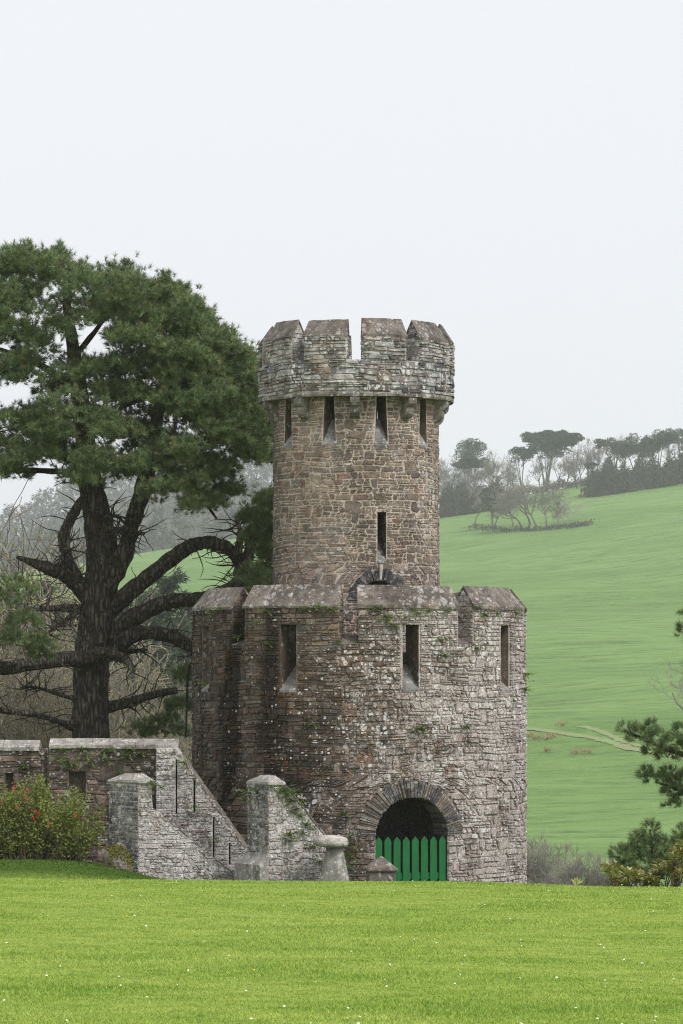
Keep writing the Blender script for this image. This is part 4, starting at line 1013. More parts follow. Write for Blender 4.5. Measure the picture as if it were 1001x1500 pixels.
# ------------------------------------------------------------------ pine boughs reaching in from the east, young pine, glossy shrub
def small_pine(name, label, baseXY, limbs, clumps, Y0, dens=1.0, m=44, ln=(.07, .12), group=None):
    root = tag(empty(name, (baseXY[0], baseXY[1], gz(*baseXY))), label, 'tree', group); o_ = Vector(root.location)
    t_ = MB(); l_ = MB()
    for i, (pts, ws) in enumerate(limbs):
        P = catmull([px(x, y, Y0 + d) - o_ for x, y, d in pts], 5); (t_ if i == 0 else l_).tube(P, [q / 2 * Y0 / F for q in interp(ws, len(P))], 8, 0, .05)
    t_.build('trunk', ['bark'], root)
    if l_.v: l_.build('limbs', ['bark'], root)
    PT, DT = [], []
    for x, y, rx, ry, d in clumps:
        c = px(x, y, Y0 + d) - o_; s_ = (Y0 + d) / F
        P, D = clump_points(np.array(c), np.array([rx, max(rx, ry), ry]) * s_, int(dens * (10 + rx * ry * .16)), rs, -.6); PT.append(P); DT.append(D)
    PT = np.concatenate(PT); DT = np.concatenate(DT)
    V, T = tufts(PT, DT, m, ln[0], ln[1], .0032, rs); link('crown', soup('crown', V, 3, col=T), 'needle', root)
    return root
YE = 57.0
small_pine('pine_tree', 'dark pine mostly out of view, only its bough ends reaching over the pasture', (pX(1130, YE), YE),
           [([(1130, 1340, 0), (1128, 1200, 0), (1125, 1050, 0), (1120, 900, 0), (1120, 750, 0), (1122, 600, 0), (1122, 480, 0)], [60, 50, 42, 36, 28, 18, 5]),
            ([(1128, 1150, 0), (1060, 1125, -.2), (1000, 1105, -.3), (950, 1085, -.3), (915, 1070, -.3)], [18, 13, 9, 6, 3]),
            ([(1128, 1190, 0), (1060, 1175, .2), (1005, 1160, .2), (960, 1145, .2)], [16, 11, 7, 3]), ([(1000, 1160, .2), (985, 1172, .2), (978, 1180, .2)], [5, 3, 2]),
            ([(1122, 960, 0), (1060, 935, -.1), (1005, 925, -.1)], [14, 9, 3])],
           [(920, 1070, 12, 8, -.3), (938, 1080, 16, 11, -.3), (950, 1070, 9, 14, -.3), (965, 1082, 16, 10, -.3), (985, 1092, 18, 12, -.2), (1000, 1075, 14, 12, -.3), (1010, 1100, 22, 16, -.2), (960, 1100, 14, 9, -.2), (978, 1108, 14, 8, 0), (1030, 1085, 24, 26, -.2), (1060, 1110, 30, 22, 0),
            (948, 1135, 10, 8, .2), (962, 1142, 15, 9, .2), (980, 1138, 16, 10, .2), (998, 1148, 16, 14, .2), (1020, 1158, 22, 14, .2), (985, 1160, 12, 7, .2), (984, 1179, 9, 6, .2), (1000, 1172, 10, 8, .2), (1003, 925, 7, 10, -.1), (1006, 900, 6, 10, -.1), (1030, 930, 20, 18, 0), (1060, 930, 26, 24, 0)] + [(1122 + rnd.uniform(-1, 1) * (70 if y < 900 else 45), y + rnd.uniform(-20, 20), rnd.uniform(22, 36), rnd.uniform(16, 24), rnd.uniform(-.9, .9)) for y in range(490, 1010, 13)], YE)
YY = 56.0
small_pine('pine_sapling', 'bushy young pine sapling standing behind the glossy-leaved shrub', (pX(965, YY), YY),
           [([(965, 1350, 0), (960, 1280, 0), (952, 1215, 0)], [10, 7, 3]), ([(962, 1290, 0), (930, 1265, 0), (905, 1248, -.1)], [5, 4, 2]), ([(962, 1290, 0), (990, 1260, 0), (1000, 1225, 0)], [5, 4, 2])],
           [(953, 1218, 10, 14, 0), (950, 1240, 18, 12, 0), (935, 1232, 10, 10, 0), (930, 1255, 20, 14, 0), (908, 1252, 11, 9, -.1), (965, 1255, 22, 14, 0), (945, 1275, 34, 16, 0), (975, 1240, 12, 12, .2), (985, 1270, 24, 18, .2), (1000, 1222, 10, 12, .1), (1005, 1240, 16, 14, .1), (915, 1275, 16, 12, 0)], YY, 1.1)
# glossy shrub
YG = 53.5
sh = tag(empty('evergreen_shrub', (pX(960, YG), YG, gz(pX(960, YG), YG))), 'low shrub with big glossy leaves, many brown beneath, at the lawn edge', 'shrub'); o_ = Vector(sh.location)
tops = [(893, 1262), (905, 1275), (925, 1268), (940, 1280), (955, 1272), (968, 1262), (980, 1250), (990, 1240), (1000, 1232), (1015, 1235), (1035, 1240), (1060, 1250), (985, 1270), (960, 1285), (1000, 1262), (910, 1288), (1020, 1268)]
sb = MB(); Vg, Vb = [], []
for x, y in tops:
    for _ in range(4):
        d_ = rnd.uniform(-.5, .5); tip = px(x + rnd.uniform(-9, 9), y + rnd.uniform(-3, 14), YG + d_) - o_; bs = Vector((tip.x * .8 + rnd.uniform(-.2, .2), tip.y * .7, 0))
        sb.tube(catmull([bs, (bs + tip) / 2 + Vector((0, 0, .08)), tip], 3), interp([.012, .008, .004], 7), 5)
        nL = rnd.randint(13, 18)
        for k in range(nL):
            az = rnd.uniform(0, 6.28); el = rnd.uniform(-.2, 1.0); d = Vector((math.cos(az) * math.cos(el), math.sin(az) * math.cos(el), math.sin(el))); s_ = d.cross(Vector((0, 0, 1))).normalized(); u_ = s_.cross(d)
            p0 = tip.lerp(bs, rnd.uniform(0, .35)); ln = rnd.uniform(.10, .17); w_ = ln * .22
            q = [p0, p0 + d * ln * .45 + s_ * w_ + u_ * .012, p0 + d * ln - u_ * .02, p0 + d * ln * .45 - s_ * w_ + u_ * .012]; mid_ = p0 + d * ln * .5
            (Vb if rnd.random() < .16 else Vg).extend([[q[0], q[1], q[2]], [q[0], q[2], q[3]]])
sb.build('stems', ['quince_stem'], sh)
link('leaves', soup('leaves', np.array(Vg + Vb), 3, mi=[0] * len(Vg) + [1] * len(Vb)), ['big_leaf', 'big_leaf_brown'], sh)
# little sprig at the lawn edge
YK = 51.5
sp_ = empty('seedling', (pX(845, YK), YK, gz(pX(845, YK), YK))); tag(sp_, 'tiny lone leafy sprig at the lawn edge beside the tower', 'plant'); o_ = Vector(sp_.location)
V = []
for x, y in ((836, 1287), (841, 1284), (846, 1283), (851, 1287), (855, 1289), (843, 1289), (849, 1291), (839, 1292)):
    t = px(x, y, YK) - o_; c = Vector((0, 0, t.z * .45)); d = t - c; s_ = Vector((-d.z, rnd.uniform(-.3, .3) * d.length, d.x)).normalized() * .016
    V += [[c, c + d * .55 + s_, t], [c, t, c + d * .55 - s_]]
link('leaves', soup('leaves', np.array([[tuple(q) for q in t] for t in V]), 3), 'big_leaf', sp_)
m_ = MB(); m_.tube([(0, 0, 0), (0, 0, .1), (.002, 0, (pZ(1290, YK) - o_.z))], [.004, .004, .003], 5); m_.build('stem', ['quince_stem'], sp_)

# ------------------------------------------------------------------ flowering quince against the wall
YF = 62.7
qs = tag(empty('flowering_shrub', (pX(60, YF), YF, gz(pX(60, YF), YF))), 'twiggy green shrub dotted with red blossom against the stone wall', 'shrub'); o_ = Vector(qs.location)
qm = MB(); LP, FP = [], []
for i in range(300):
    x0 = rnd.uniform(-90, 120); tx = x0 + rnd.gauss(0, 26) + (14 if x0 > 60 else 0); tx = min(tx, 152)
    topy = 1140 + 26 * sstep(40, 150, tx) + 10 * math.sin(tx * .09); ty_ = topy + abs(rnd.gauss(0, 38)); d0 = rnd.uniform(-.55, .55)
    if ty_ > 1235: ty_ = 1235
    b_ = px(x0, 1268, YF + d0 * .6) - o_; b_.z = 0; t_ = px(tx, ty_, YF + d0) - o_; mm = b_.lerp(t_, .5) + Vector((rnd.uniform(-.12, .12), rnd.uniform(-.1, .1), .1))
    P = catmull([b_, mm, t_], 5); qm.tube(P, interp([.011, .007, .003], len(P)), 4)
    for k in range(rnd.randint(60, 85)):
        q = P[0].lerp(P[-1], 0); f_ = rnd.uniform(.12, 1) * (len(P) - 1); i0 = min(int(f_), len(P) - 2); q = P[i0].lerp(P[i0 + 1], f_ - i0)
        LP.append(q + Vector((rnd.gauss(0, .05), rnd.gauss(0, .05), rnd.gauss(0, .04))))
    if rnd.random() < .02:
        for k in range(rnd.randint(1, 3)):
            q = P[rnd.randrange(len(P) // 2, len(P))]; FP.append(q + Vector((rnd.gauss(0, .04), -.05 + rnd.gauss(0, .04), rnd.gauss(0, .05))))
for x, y in ((36, 1160), (38, 1168), (41, 1172), (43, 1160), (52, 1188), (56, 1193), (50, 1197), (22, 1160), (2, 1174), (26, 1180), (82, 1163), (110, 1193), (73, 1207), (20, 1153)):
    FP += [px(x, y, YF - .55) - o_ + Vector((rnd.gauss(0, .02), rnd.gauss(0, .03), rnd.gauss(0, .025))) for _ in range(3)]
qm.build('stems', ['quince_stem'], qs)
LP = np.array([tuple(q) for q in LP]); N_ = unit(rs.normal(size=LP.shape) + np.array([0, -.5, .9]))
link('leaves', soup('leaves', leaves(LP, N_, .062, .034, rs), 4), 'quince_leaf', qs)
V = []
for q in FP:
    for k in range(6):
        d = Vector((rnd.gauss(0, 1), rnd.gauss(-.5, 1), rnd.gauss(0, 1))).normalized() * .02; s_ = d.orthogonal().normalized() * .011
        V.append([q, q + d * .6 + s_, q + d, q + d * .6 - s_])
link('blossom', soup('blossom', np.array([[tuple(t) for t in u] for u in V]), 4), 'petal_red', qs)

# ------------------------------------------------------------------ ferns rooted in the walls
def fern_mesh(seed, s=1.0):
    r_ = random.Random(seed); V = []
    for k in range(9):
        az = r_.uniform(-1.5, 1.5); d = Vector((math.sin(az), -math.cos(az) * .6 - .2, r_.uniform(-.2, .8))).normalized(); p_ = Vector((0, 0, 0)); st_ = .032 * s * r_.uniform(.7, 1.2)
        for j in range(5):
            p2 = p_ + d * st_; s_ = d.cross(Vector((0, 0, 1))); s_ = s_.normalized() if s_.length > .01 else Vector((1, 0, 0)); w_ = .028 * s * (1 - j / 6)
            for sg in (1, -1):
                V.append([p_, p_ + s_ * sg * w_ + d * st_ * .6 + Vector((0, 0, r_.uniform(-.01, .01))), p2])
            p_ = p2; d = (d + Vector((0, 0, -.16))).normalized()
    me = soup('fern', np.array([[tuple(t) for t in u] for u in V]), 3); me.materials.append(M['fern']); return me
fm = [fern_mesh(k) for k in range(4)]
def fern(p_, rot, s, lab, grp):
    o = bpy.data.objects.new('wall_fern', fm[rnd.randrange(4)]); COL.objects.link(o); o.location = p_; o.rotation_euler = (0, 0, rot); o.scale = (s * 1.35,) * 3; tag(o, lab, 'fern', grp)
FT = [(611, 1070, 1.35), (678, 1066, .9), (503, 1193, .9), (575, 1137, .6), (555, 893, .9), (562, 904, 1.2), (598, 895, .7), (608, 899, .9), (622, 897, .8), (650, 897, .8), (575, 918, .9), (638, 938, .9), (646, 962, .8), (690, 892, .8), (703, 902, .8), (722, 899, .7),
      (750, 900, .9), (317, 900, .9), (330, 894, .9), (356, 933, .8), (396, 897, 1), (383, 912, .8), (452, 893, .8), (470, 891, 1), (486, 893, .9), (398, 944, .8), (460, 1063, .9), (497, 941, .8), (521, 942, .6), (308, 1003, .9), (690, 950, .6), (510, 1015, .5), (766, 990, 1.2), (765, 1012, 1.2), (690, 1180, .5), (590, 905, .7)]
for x, y, s in FT:
    sn = max(-.985, min(.985, (x - 526.5) / 243.5)); t = math.asin(sn); Yd = TY - RL * math.cos(t)
    fern(Vector((LX + (RL + .02) * math.sin(t), TY - (RL + .02) * math.cos(t), pZ(y, Yd))), t, s, 'small green fern rooted in a joint of the wide lower drum', 'ferns on the tower')
for x, y, s in [(376, 1158, .9), (366, 1163, 1.2), (367, 1175, .9), (420, 1156, 1), (426, 1163, 1.2), (430, 1174, 1.2), (435, 1186, 1), (441, 1197, 1), (425, 1224, 1.1), (424, 1232, .9), (444, 1222, 1), (450, 1210, 1), (460, 1240, .7), (470, 1262, .8), (415, 1160, .9), (398, 1155, .7)]:
    Yd = 61.3 + max(0, x - 394) / 86 * .4 - .03 + (max(0, 394 - x) / 31 * .7); fern(px(x, y, Yd), 0, s, 'small fern tuft growing on the grey wing wall with the raking edge', 'ferns on the grey wing wall')
for x, y, s in [(100, 1116, 1), (105, 1120, 1.2), (120, 1098, .8), (125, 1108, 1), (150, 1103, 1), (165, 1101, .8), (188, 1108, 1), (180, 1133, .8), (133, 1118, .9), (155, 1115, 1), (85, 1112, .9), (93, 1100, .8), (190, 1098, .7), (40, 1125, 1), (207, 1104, .8)]:
    fern(px(x, y, (YB if x > 70 else YB2) - .03), 0, s, 'small fern sprouting from the brown wall under its pale coping', 'ferns on the long wall')
for x, y, s in [(230, 1152, 1), (237, 1154, .9), (222, 1145, .8), (285, 1182, 1), (265, 1118, .8), (317, 1230, .7), (272, 1120, .9)]:
    fern(px(x, y, 61.95 if x < 240 else 63.38), 0, s, 'small fern clinging to the white lichened wing wall', 'ferns on the lichened wing wall')
for x, y, s in [(491, 1226, .8), (512, 1240, 1), (511, 1255, 1.2), (507, 1270, 1.1), (517, 1225, .8)]:
    fern(px(x, y, 64.4 if x > 505 else 64.55) + Vector((0, .25, 0)), 0, s, 'fern at the foot of the drum behind the staddle stone', 'ferns behind the staddle stone')

# ------------------------------------------------------------------ bare trees, hazels and far trees
def branching(seed, h, levels, spread, r0, upw=.35, kids=(3, 5), trunk_frac=.28, ndir=None, wob=.22):
    """list of tubes (pts, radii, level) of a bare tree of height about h"""
    r_ = random.Random(seed); out = []; tips = []
    def grow(p_, d, ln, rad, lev):
        n = 4 if lev < levels - 1 else 3; P = [p_]; dd = d.copy()
        for k in range(n):
            dd = (dd + Vector((r_.gauss(0, wob), r_.gauss(0, wob), r_.gauss(0, wob) + upw * .12))).normalized(); P.append(P[-1] + dd * ln / n)
        out.append((P, [rad * (1 - .55 * k / n) for k in range(n + 1)], lev))
        if lev == levels: tips.append((P[-1], dd)); return
        for k in range(r_.randint(*kids) + (1 if lev == 0 else 0)):
            f_ = r_.uniform(.35, 1) if lev else r_.uniform(.6, 1); i0 = min(int(f_ * n), n - 1); q = P[i0].lerp(P[i0 + 1], f_ * n - i0)
            az = r_.uniform(0, 6.28); el = r_.uniform(*spread); a_ = dd.orthogonal().normalized(); b_ = dd.cross(a_)
            d2 = (dd * math.cos(el) + (a_ * math.cos(az) + b_ * math.sin(az)) * math.sin(el) + Vector((0, 0, upw))).normalized()
            grow(q, d2, ln * r_.uniform(.55, .85), rad * .5, lev + 1)
    grow(Vector((0, 0, 0)), ndir or Vector((0, 0, 1)), h * trunk_frac, r0, 0)
    return out, tips
def bare_meshes(seed, h, levels=5, spread=(.35, .9), r0=.22, minr=.012, **kw):
    tb, tips = branching(seed, h, levels, spread, r0, **kw)
    top = max(p_.z for P, _, _ in tb for p_ in P); k = h / top
    A, B = MB(), MB()
    for P, rad, lev in tb:
        (A if lev < 2 else B).tube([q * k for q in P], [max(minr, q) for q in rad], 6 if lev < 2 else 3, 0, 0, cap=False)
    return pmesh('trunk', A.v, A.f), pmesh('branches', B.v, B.f), [(t[0] * k, t[1]) for t in tips]
bare_protos = []
for sd_, kw in ((1, {}), (2, dict(spread=(.3, .75))), (3, dict(spread=(.45, 1.1), upw=.2, trunk_frac=.2)), (9, dict(spread=(.4, 1.0), upw=.25, trunk_frac=.22))):
    a_, b_, _ = bare_meshes(sd_, 10, 5, r0=.20, minr=.018, kids=(3, 4), **kw) if 'spread' in kw else bare_meshes(sd_, 10, 5, r0=.20, minr=.018, kids=(3, 4))
    a_.materials.append(M['bare']); b_.materials.append(M['bare_twig']); bare_protos.append((a_, b_))
def place_bare(kind, p_, h, wx, label, group, rot=None, name='bare_tree'):
    r = empty(name, p_); tag(r, label, 'tree', group); r.rotation_euler.z = rnd.uniform(0, 6.28) if rot is None else rot; r.scale = (h / 10 * wx, h / 10 * wx, h / 10)
    link('trunk', bare_protos[kind][0], None, r); link('branches', bare_protos[kind][1], None, r)
# umbrella pines on the ridge: built in metres at unit height 10
def ridge_pine(seed, lobes, multi=1):
    r_ = random.Random(seed); q_ = np.random.default_rng(seed); A = MB(); C_, D_ = [], []
    for cx_, cy_, cz_, rx, rz in lobes:
        for k in range(multi):
            b_ = Vector((r_.uniform(-.25, .25) * multi, r_.uniform(-.3, .3), -.3)); e_ = Vector((cx_ + r_.uniform(-.5, .5) * rx, cy_, cz_ - rz * .3))
            A.tube(catmull([b_, b_.lerp(e_, .45) + Vector((r_.uniform(-.25, .25), 0, .6)), e_], 4), interp([.24, .16, .07], 9), 5)
        for k in range(5):
            e_ = Vector((cx_ + r_.uniform(-.9, .9) * rx, cy_ + r_.uniform(-.8, .8) * rx, cz_ + r_.uniform(-.3, .2) * rz)); s_ = Vector((cx_ * .6, cy_ * .6, cz_ - rz - 1.0))
            A.tube(catmull([s_, s_.lerp(e_, .5) + Vector((0, 0, .1)), e_], 3), interp([.08, .05, .03], 7), 4)
        for k in range(int(6 + rx * 2.2)):
            d = unit(q_.normal(size=3)); c = np.array([cx_, cy_, cz_]) + d * np.array([rx, rx * .8, rz]) * .7
            P, D = clump_points(c, np.array([rx * .36, rx * .36, rz * .42]), int(80 * max(.5, rx * .4)), q_, -.7); C_.append(P); D_.append(D)
    C_ = np.concatenate(C_); D_ = np.concatenate(D_)
    V, _ = tufts(C_, D_, 4, .25, .55, .075, q_, .05)
    a_ = pmesh('trunk', A.v, A.f); b_ = soup('crown', V, 3); a_.materials.append(M['bare']); b_.materials.append(M['needle_far']); return a_, b_
RG = 'pines along the ridge'
def far_pine(base_px, lobes_px, seed, multi, label):
    p_ = hit(*base_px, 400, 1180) if base_px[1] > 712 else None
    Y = RY
    X = pX(base_px[0], Y); p_ = p_ or Vector((X, Y, gz(X, Y))); s_ = p_.y / F
    lob = [((x - base_px[0]) * s_, rnd.uniform(-1, 1), pZ(y, p_.y) - p_.z, rx * s_, ry * s_) for x, y, rx, ry in lobes_px]
    a_, b_ = ridge_pine(seed, lob, multi); r = tag(empty('pine_tree', p_), label, 'tree', RG); link('trunk', a_, None, r); link('crown', b_, None, r)
far_pine((688, 712), [(690, 664, 27, 19), (684, 680, 22, 8), (700, 678, 18, 8)], 31, 2, 'round-headed ridge pine standing alone next to the slim drum')
far_pine((766, 708), [(762, 668, 19, 12), (775, 662, 14, 10)], 32, 2, 'smaller ridge pine beneath the widest umbrella crown')
far_pine((800, 706), [(800, 646, 34, 13), (780, 641, 18, 8), (825, 645, 24, 10), (808, 662, 28, 12), (812, 634, 20, 6)], 33, 2, 'tallest ridge pine with the widest umbrella crown')
far_pine((842, 706), [(843, 641, 14, 6), (835, 648, 12, 5)], 34, 1, 'thin-stemmed ridge pine with a small flat crown')
far_pine((872, 702), [(878, 650, 10, 8), (866, 682, 10, 5)], 37, 1, 'short ridge pine at the end of the dark pine row')
far_pine((902, 700), [(898, 656, 22, 13), (912, 662, 16, 10)], 35, 2, 'dark ridge pine in the pine row above the scrub bank')
far_pine((930, 698), [(928, 652, 24, 15), (940, 662, 20, 10)], 36, 2, 'dark ridge pine in the pine row above the scrub bank')
far_pine((965, 694), [(962, 645, 24, 15), (975, 640, 18, 12), (950, 655, 18, 10)], 38, 1, 'dark ridge pine in the pine row above the scrub bank')
far_pine((1000, 690), [(998, 640, 20, 14), (1012, 632, 16, 12)], 39, 2, 'dark ridge pine in the pine row above the scrub bank')
far_pine((1040, 688), [(1040, 640, 26, 16)], 40, 2, 'dark ridge pine in the pine row above the scrub bank')
# bare trees along the ridge
for i, (x, yb, yt, wx) in enumerate([(652, 716, 672, 1.1), (664, 714, 655, 1.0), (676, 714, 668, 1.1), (706, 712, 662, 1.1), (720, 710, 656, .9), (733, 710, 664, .9), (745, 709, 660, .9), (756, 708, 672, .9), (790, 706, 665, 1.0), (815, 706, 660, 1.0), (828, 706, 655, .9), (852, 705, 648, .9), (862, 704, 638, .9),
                                     (874, 703, 650, .9), (888, 702, 668, 1.0), (915, 698, 634, 1.1), (945, 696, 640, .9), (985, 692, 640, 1), (640, 716, 690, 1.2), (1015, 690, 640, 1), (700, 712, 676, 1.2), (845, 706, 668, 1.1)]):
    Y = RY - 2 + rnd.uniform(-8, 12); X = pX(x, Y); z = gz(X, Y)
    place_bare(i % 4, (X, Y, z), max(3, pZ(yt, Y) - z), wx, 'slender leafless tree on the skyline among the ridge pines', 'bare trees along the ridge')
# trees in the upper field
def in_field(x, yb, yt, wx, kind, label, group=None, col=None):
    p_ = hit(x, yb, 300, 1130); place_bare(kind, p_, (yb - yt) * p_.y / F, wx, label, group)
for x, yb, yt, wx, k in [(765, 776, 706, 1.35, 2), (785, 777, 696, 1.3, 3), (800, 776, 700, 1.2, 0), (775, 774, 702, 1.4, 3), (820, 774, 712, 1.2, 2), (752, 772, 712, 1.2, 3)]:
    in_field(x, yb, yt, wx, k, 'leafless spreading tree in the misty clump out in the pasture', 'bare clump in the pasture')
in_field(697, 771, 706, 1.1, 3, 'brownish bare tree leaning next to a small dark evergreen in the pasture')
p_ = hit(723, 773, 300, 1130); s_ = p_.y / F
a_, b_ = ridge_pine(51, [(0, 0, 38 * s_, 20 * s_, 18 * s_), (-6 * s_, 0, 48 * s_, 14 * s_, 10 * s_), (7 * s_, .5, 28 * s_, 14 * s_, 9 * s_)], 1)
r = tag(empty('evergreen_tree', p_), 'small dark evergreen tree in the pasture below the ridge', 'tree'); link('trunk', a_, None, r); link('crown', b_, None, r)
p_ = hit(828, 764, 300, 1130); s_ = p_.y / F; fb = MB()
for _ in range(26):
    x0, z0 = rnd.uniform(-14, 24), rnd.uniform(6, 28); q = [Vector((x0 * s_, rnd.uniform(-1, 1), z0 * s_))]; an = rnd.uniform(-.6, 1.0)
    for k in range(4): q.append(q[-1] + Vector((math.cos(an) * 5 * s_, rnd.uniform(-.2, .2), math.sin(an) * 4 * s_))); an += rnd.uniform(-.6, .6)
    fb.tube(q, interp([.09, .03], 5), 4)
for k in range(3): fb.tube([Vector((-6 + k * 8, 0, -.5)) * s_ + Vector((0, 0, 0)), Vector((-2 + k * 7, .5, 14)) * s_], [.16, .09], 5)
tag(fb.build('fallen_bough', ['bleached']), 'bleached fallen boughs beside the misty bare clump', 'branch').location = p_
# right-hand bare tree
p_ = hit(1012, 1082, 260, 600)
a_, b_, _ = bare_meshes(21, 11, 6, (.35, .95), .22, .012, kids=(2, 3), trunk_frac=.24); a_.materials.append(M['bare']); b_.materials.append(M['bare_twig']); bare_protos.append((a_, b_))
h_ = (1082 - 948) * p_.y / F
place_bare(4, p_, h_, 1.15, 'grey leafless tree at the foot of the pasture by the pine boughs', None, 1.0)
place_bare(4, p_ + Vector((4.5, 9, .5)), h_ * .9, 1.15, 'second leafless tree crowding the grey one below the pasture', None, 3.0)

def scrub(name, label, pts, hgt, depth, mat, n, kind=None, cat='hedge', leaf=.5):
    """thicket: curved bare stems and twig faces along a line of ground points"""
    q_ = np.random.default_rng(len(label)); P = [Vector(t) for t in pts]; o_ = P[0].copy(); V = []
    for _ in range(n):
        f_ = q_.random() * (len(P) - 1); i0 = min(int(f_), len(P) - 2); c = P[i0].lerp(P[i0 + 1], f_ - i0); x_, y_ = c.x + q_.normal() * .6 * max(1, c.y / 400), c.y + q_.uniform(-.5, .5) * depth
        h_ = hgt * (.62 + .3 * math.sin(x_ * .9 + 1) * math.sin(x_ * .37) + q_.uniform(-.25, .25)) * q_.uniform(.03, 1)
        V.append((x_ - o_.x, y_ - o_.y, gz(x_, y_) - o_.z + max(.05, h_)))
    C_ = np.array(V); D_ = unit(q_.normal(size=C_.shape) * .6 + np.array([0, -.2, 1.0]))
    T_, _ = tufts(C_, D_, 5, leaf * .5, leaf, leaf * .09, q_, .2)
    r = tag(empty(name, o_), label, cat); link('foliage', soup('foliage', T_, 3), mat, r)
    A = MB()
    for k in range(int(n / 40)):
        c = C_[q_.integers(len(C_))]; gb = gz(c[0] + o_.x, c[1] + o_.y) - o_.z; A.tube([(c[0] + q_.normal() * .3, c[1], gb - .2), (c[0], c[1], (gb + c[2]) / 2), (c[0] + q_.normal() * .3, c[1], c[2] + leaf)], [.06, .04, .02], 4)
    A.build('stems', ['bare'], r)
def ridge_pts(xs_, Y): return [(pX(x, Y), Y, gz(pX(x, Y), Y)) for x in xs_]
scrub('hedge', 'dark thicket bank under the row of ridge pines', [hit(866, 727, 400, 1130), hit(900, 723, 400, 1130), hit(940, 717, 400, 1130), hit(1001, 706, 400, 1130), hit(1050, 700, 400, 1130)], 10.5, 9, 'scrub', 9000, leaf=1.4)
scrub('hedge', 'dark hedge bank between the tower and the misty bare clump', [hit(560, 772, 400, 1130), hit(650, 756, 400, 1130), hit(672, 753, 400, 1130), hit(700, 750, 400, 1130), hit(745, 745, 400, 1130)], 9.0, 9, 'scrub', 8000, leaf=1.4)
scrub('hedge', 'tan reedy hedge along the skyline behind the bare clump', [(pX(x, RY - 2), RY - 2, gz(pX(x, RY - 2), RY - 2)) for x in (640, 720, 800, 872, 960, 1040)], 3.4, 5, 'scrub_brown', 4200, leaf=1.0)
scrub('bramble_patch', 'low dark brambles at the foot of the misty bare clump', [hit(690, 773, 300, 1130), hit(740, 779, 300, 1130), hit(790, 777, 300, 1130), hit(835, 773, 300, 1130), hit(862, 768, 300, 1130)], 1.1, 7, 'scrub', 1300, cat='bush', leaf=.6)
scrub('bramble_patch', 'brownish bush under the bare trees at the hedge end', [hit(655, 752, 300, 1130), hit(690, 745, 300, 1130), hit(715, 742, 300, 1130)], 7, 6, 'scrub_brown', 1000, cat='bush', leaf=1.3)
Yh = 250
scrub('hedgerow', 'misty leafless hedgerow in the valley bottom past the lawn edge', [(pX(x, Yh), Yh, gz(pX(x, Yh), Yh)) for x in (700, 770, 800, 830, 860, 890, 920, 1000)], 5.6, 4, 'scrub', 5200, leaf=.42)
for x, yt in ((778, 1222), (790, 1232), (803, 1212), (815, 1235), (828, 1228), (845, 1240), (860, 1238), (875, 1245), (888, 1240), (760, 1225), (905, 1246)):
    X = pX(x, Yh + 2); z = gz(X, Yh + 2); place_bare(rnd.randrange(4), (X, Yh + rnd.uniform(-2, 2), z), pZ(yt, Yh) - z, .8, 'thin leafless sapling growing out of the valley hedgerow', 'saplings in the valley hedgerow')
for x, y in ((775, 1080), (787, 1083), (800, 1084), (806, 1081), (803, 1102), (843, 1105), (860, 1104), (822, 1064)):
    p_ = hit(x, y, 250, 600); q_ = np.random.default_rng(int(x)); C_ = q_.normal(size=(14, 3)) * np.array([.35, .3, .05]) + np.array([0, 0, .1]); V, _ = tufts(C_, np.tile([[0, 0, 1.]], (14, 1)), 9, .3, .7, .03, q_, .05, (5, 45))
    o = link('grass_tussock', soup('grass_tussock', V, 3), 'dry'); o.location = p_; tag(o, 'tuft of dry straw-coloured grass below the farm track', 'grass tuft', 'dry tussocks in the pasture')

# conifers in the misty valley behind the old pine
def fir(seed):
    q_ = np.random.default_rng(seed); C_, D_ = [], []; A = MB(); A.tube([(0, 0, -.5), (0, 0, 12), (0, 0, 24.5)], [.35, .25, .05], 7)
    for k in range(300):
        z = 3 + 21.5 * q_.random() ** .8; rr = (25 - z) * .17 * q_.uniform(.65, 1.15) + .3; az = q_.uniform(0, 6.28); e_ = np.array([rr * math.cos(az), rr * math.sin(az), z])
        A.tube([(0, 0, z - rr * .1), tuple(e_)], [.06, .02], 3)
        for t in np.linspace(.35, 1, 5):
            C_.append(np.array([e_[0] * t, e_[1] * t, z - rr * .1 * (1 - t)]) + q_.normal(size=3) * .15); D_.append([math.cos(az), math.sin(az), q_.uniform(-.3, .5)])
    V, _ = tufts(np.array(C_), np.array(D_, float), 7, .25, .55, .05, q_, .3, (10, 90)); a_ = pmesh('trunk', A.v, A.f); b_ = soup('crown', V, 3); a_.materials.append(M['bare']); b_.materials.append(M['fir']); return a_, b_
firs = [fir(61), fir(62)]
for i, (x, yt, wd, Y) in enumerate([(250, 832, 1.0, 225), (222, 856, 1.0, 215), (278, 866, .9, 220), (198, 872, 1.0, 230), (262, 905, .9, 200), (236, 925, .9, 195), (170, 880, 1.1, 235), (118, 850, 1.0, 240), (60, 846, 1.1, 238), (25, 860, 1.1, 236), (88, 880, 1, 225), (300, 880, 1, 235), (145, 900, 1, 215), (-10, 850, 1.1, 240)]):
    X = pX(x, Y); z = gz(X, Y); h_ = pZ(yt, Y) - z; r = tag(empty('conifer', (X, Y, z)), 'misty blue-grey conifer in the valley, seen through the old pine limbs', 'tree', 'conifers in the valley'); r.scale = (wd * h_ / 25 * 1.15, wd * h_ / 25 * 1.15, h_ / 25); r.rotation_euler.z = i * 1.7
    link('trunk', firs[i % 2][0], None, r); link('crown', firs[i % 2][1], None, r)
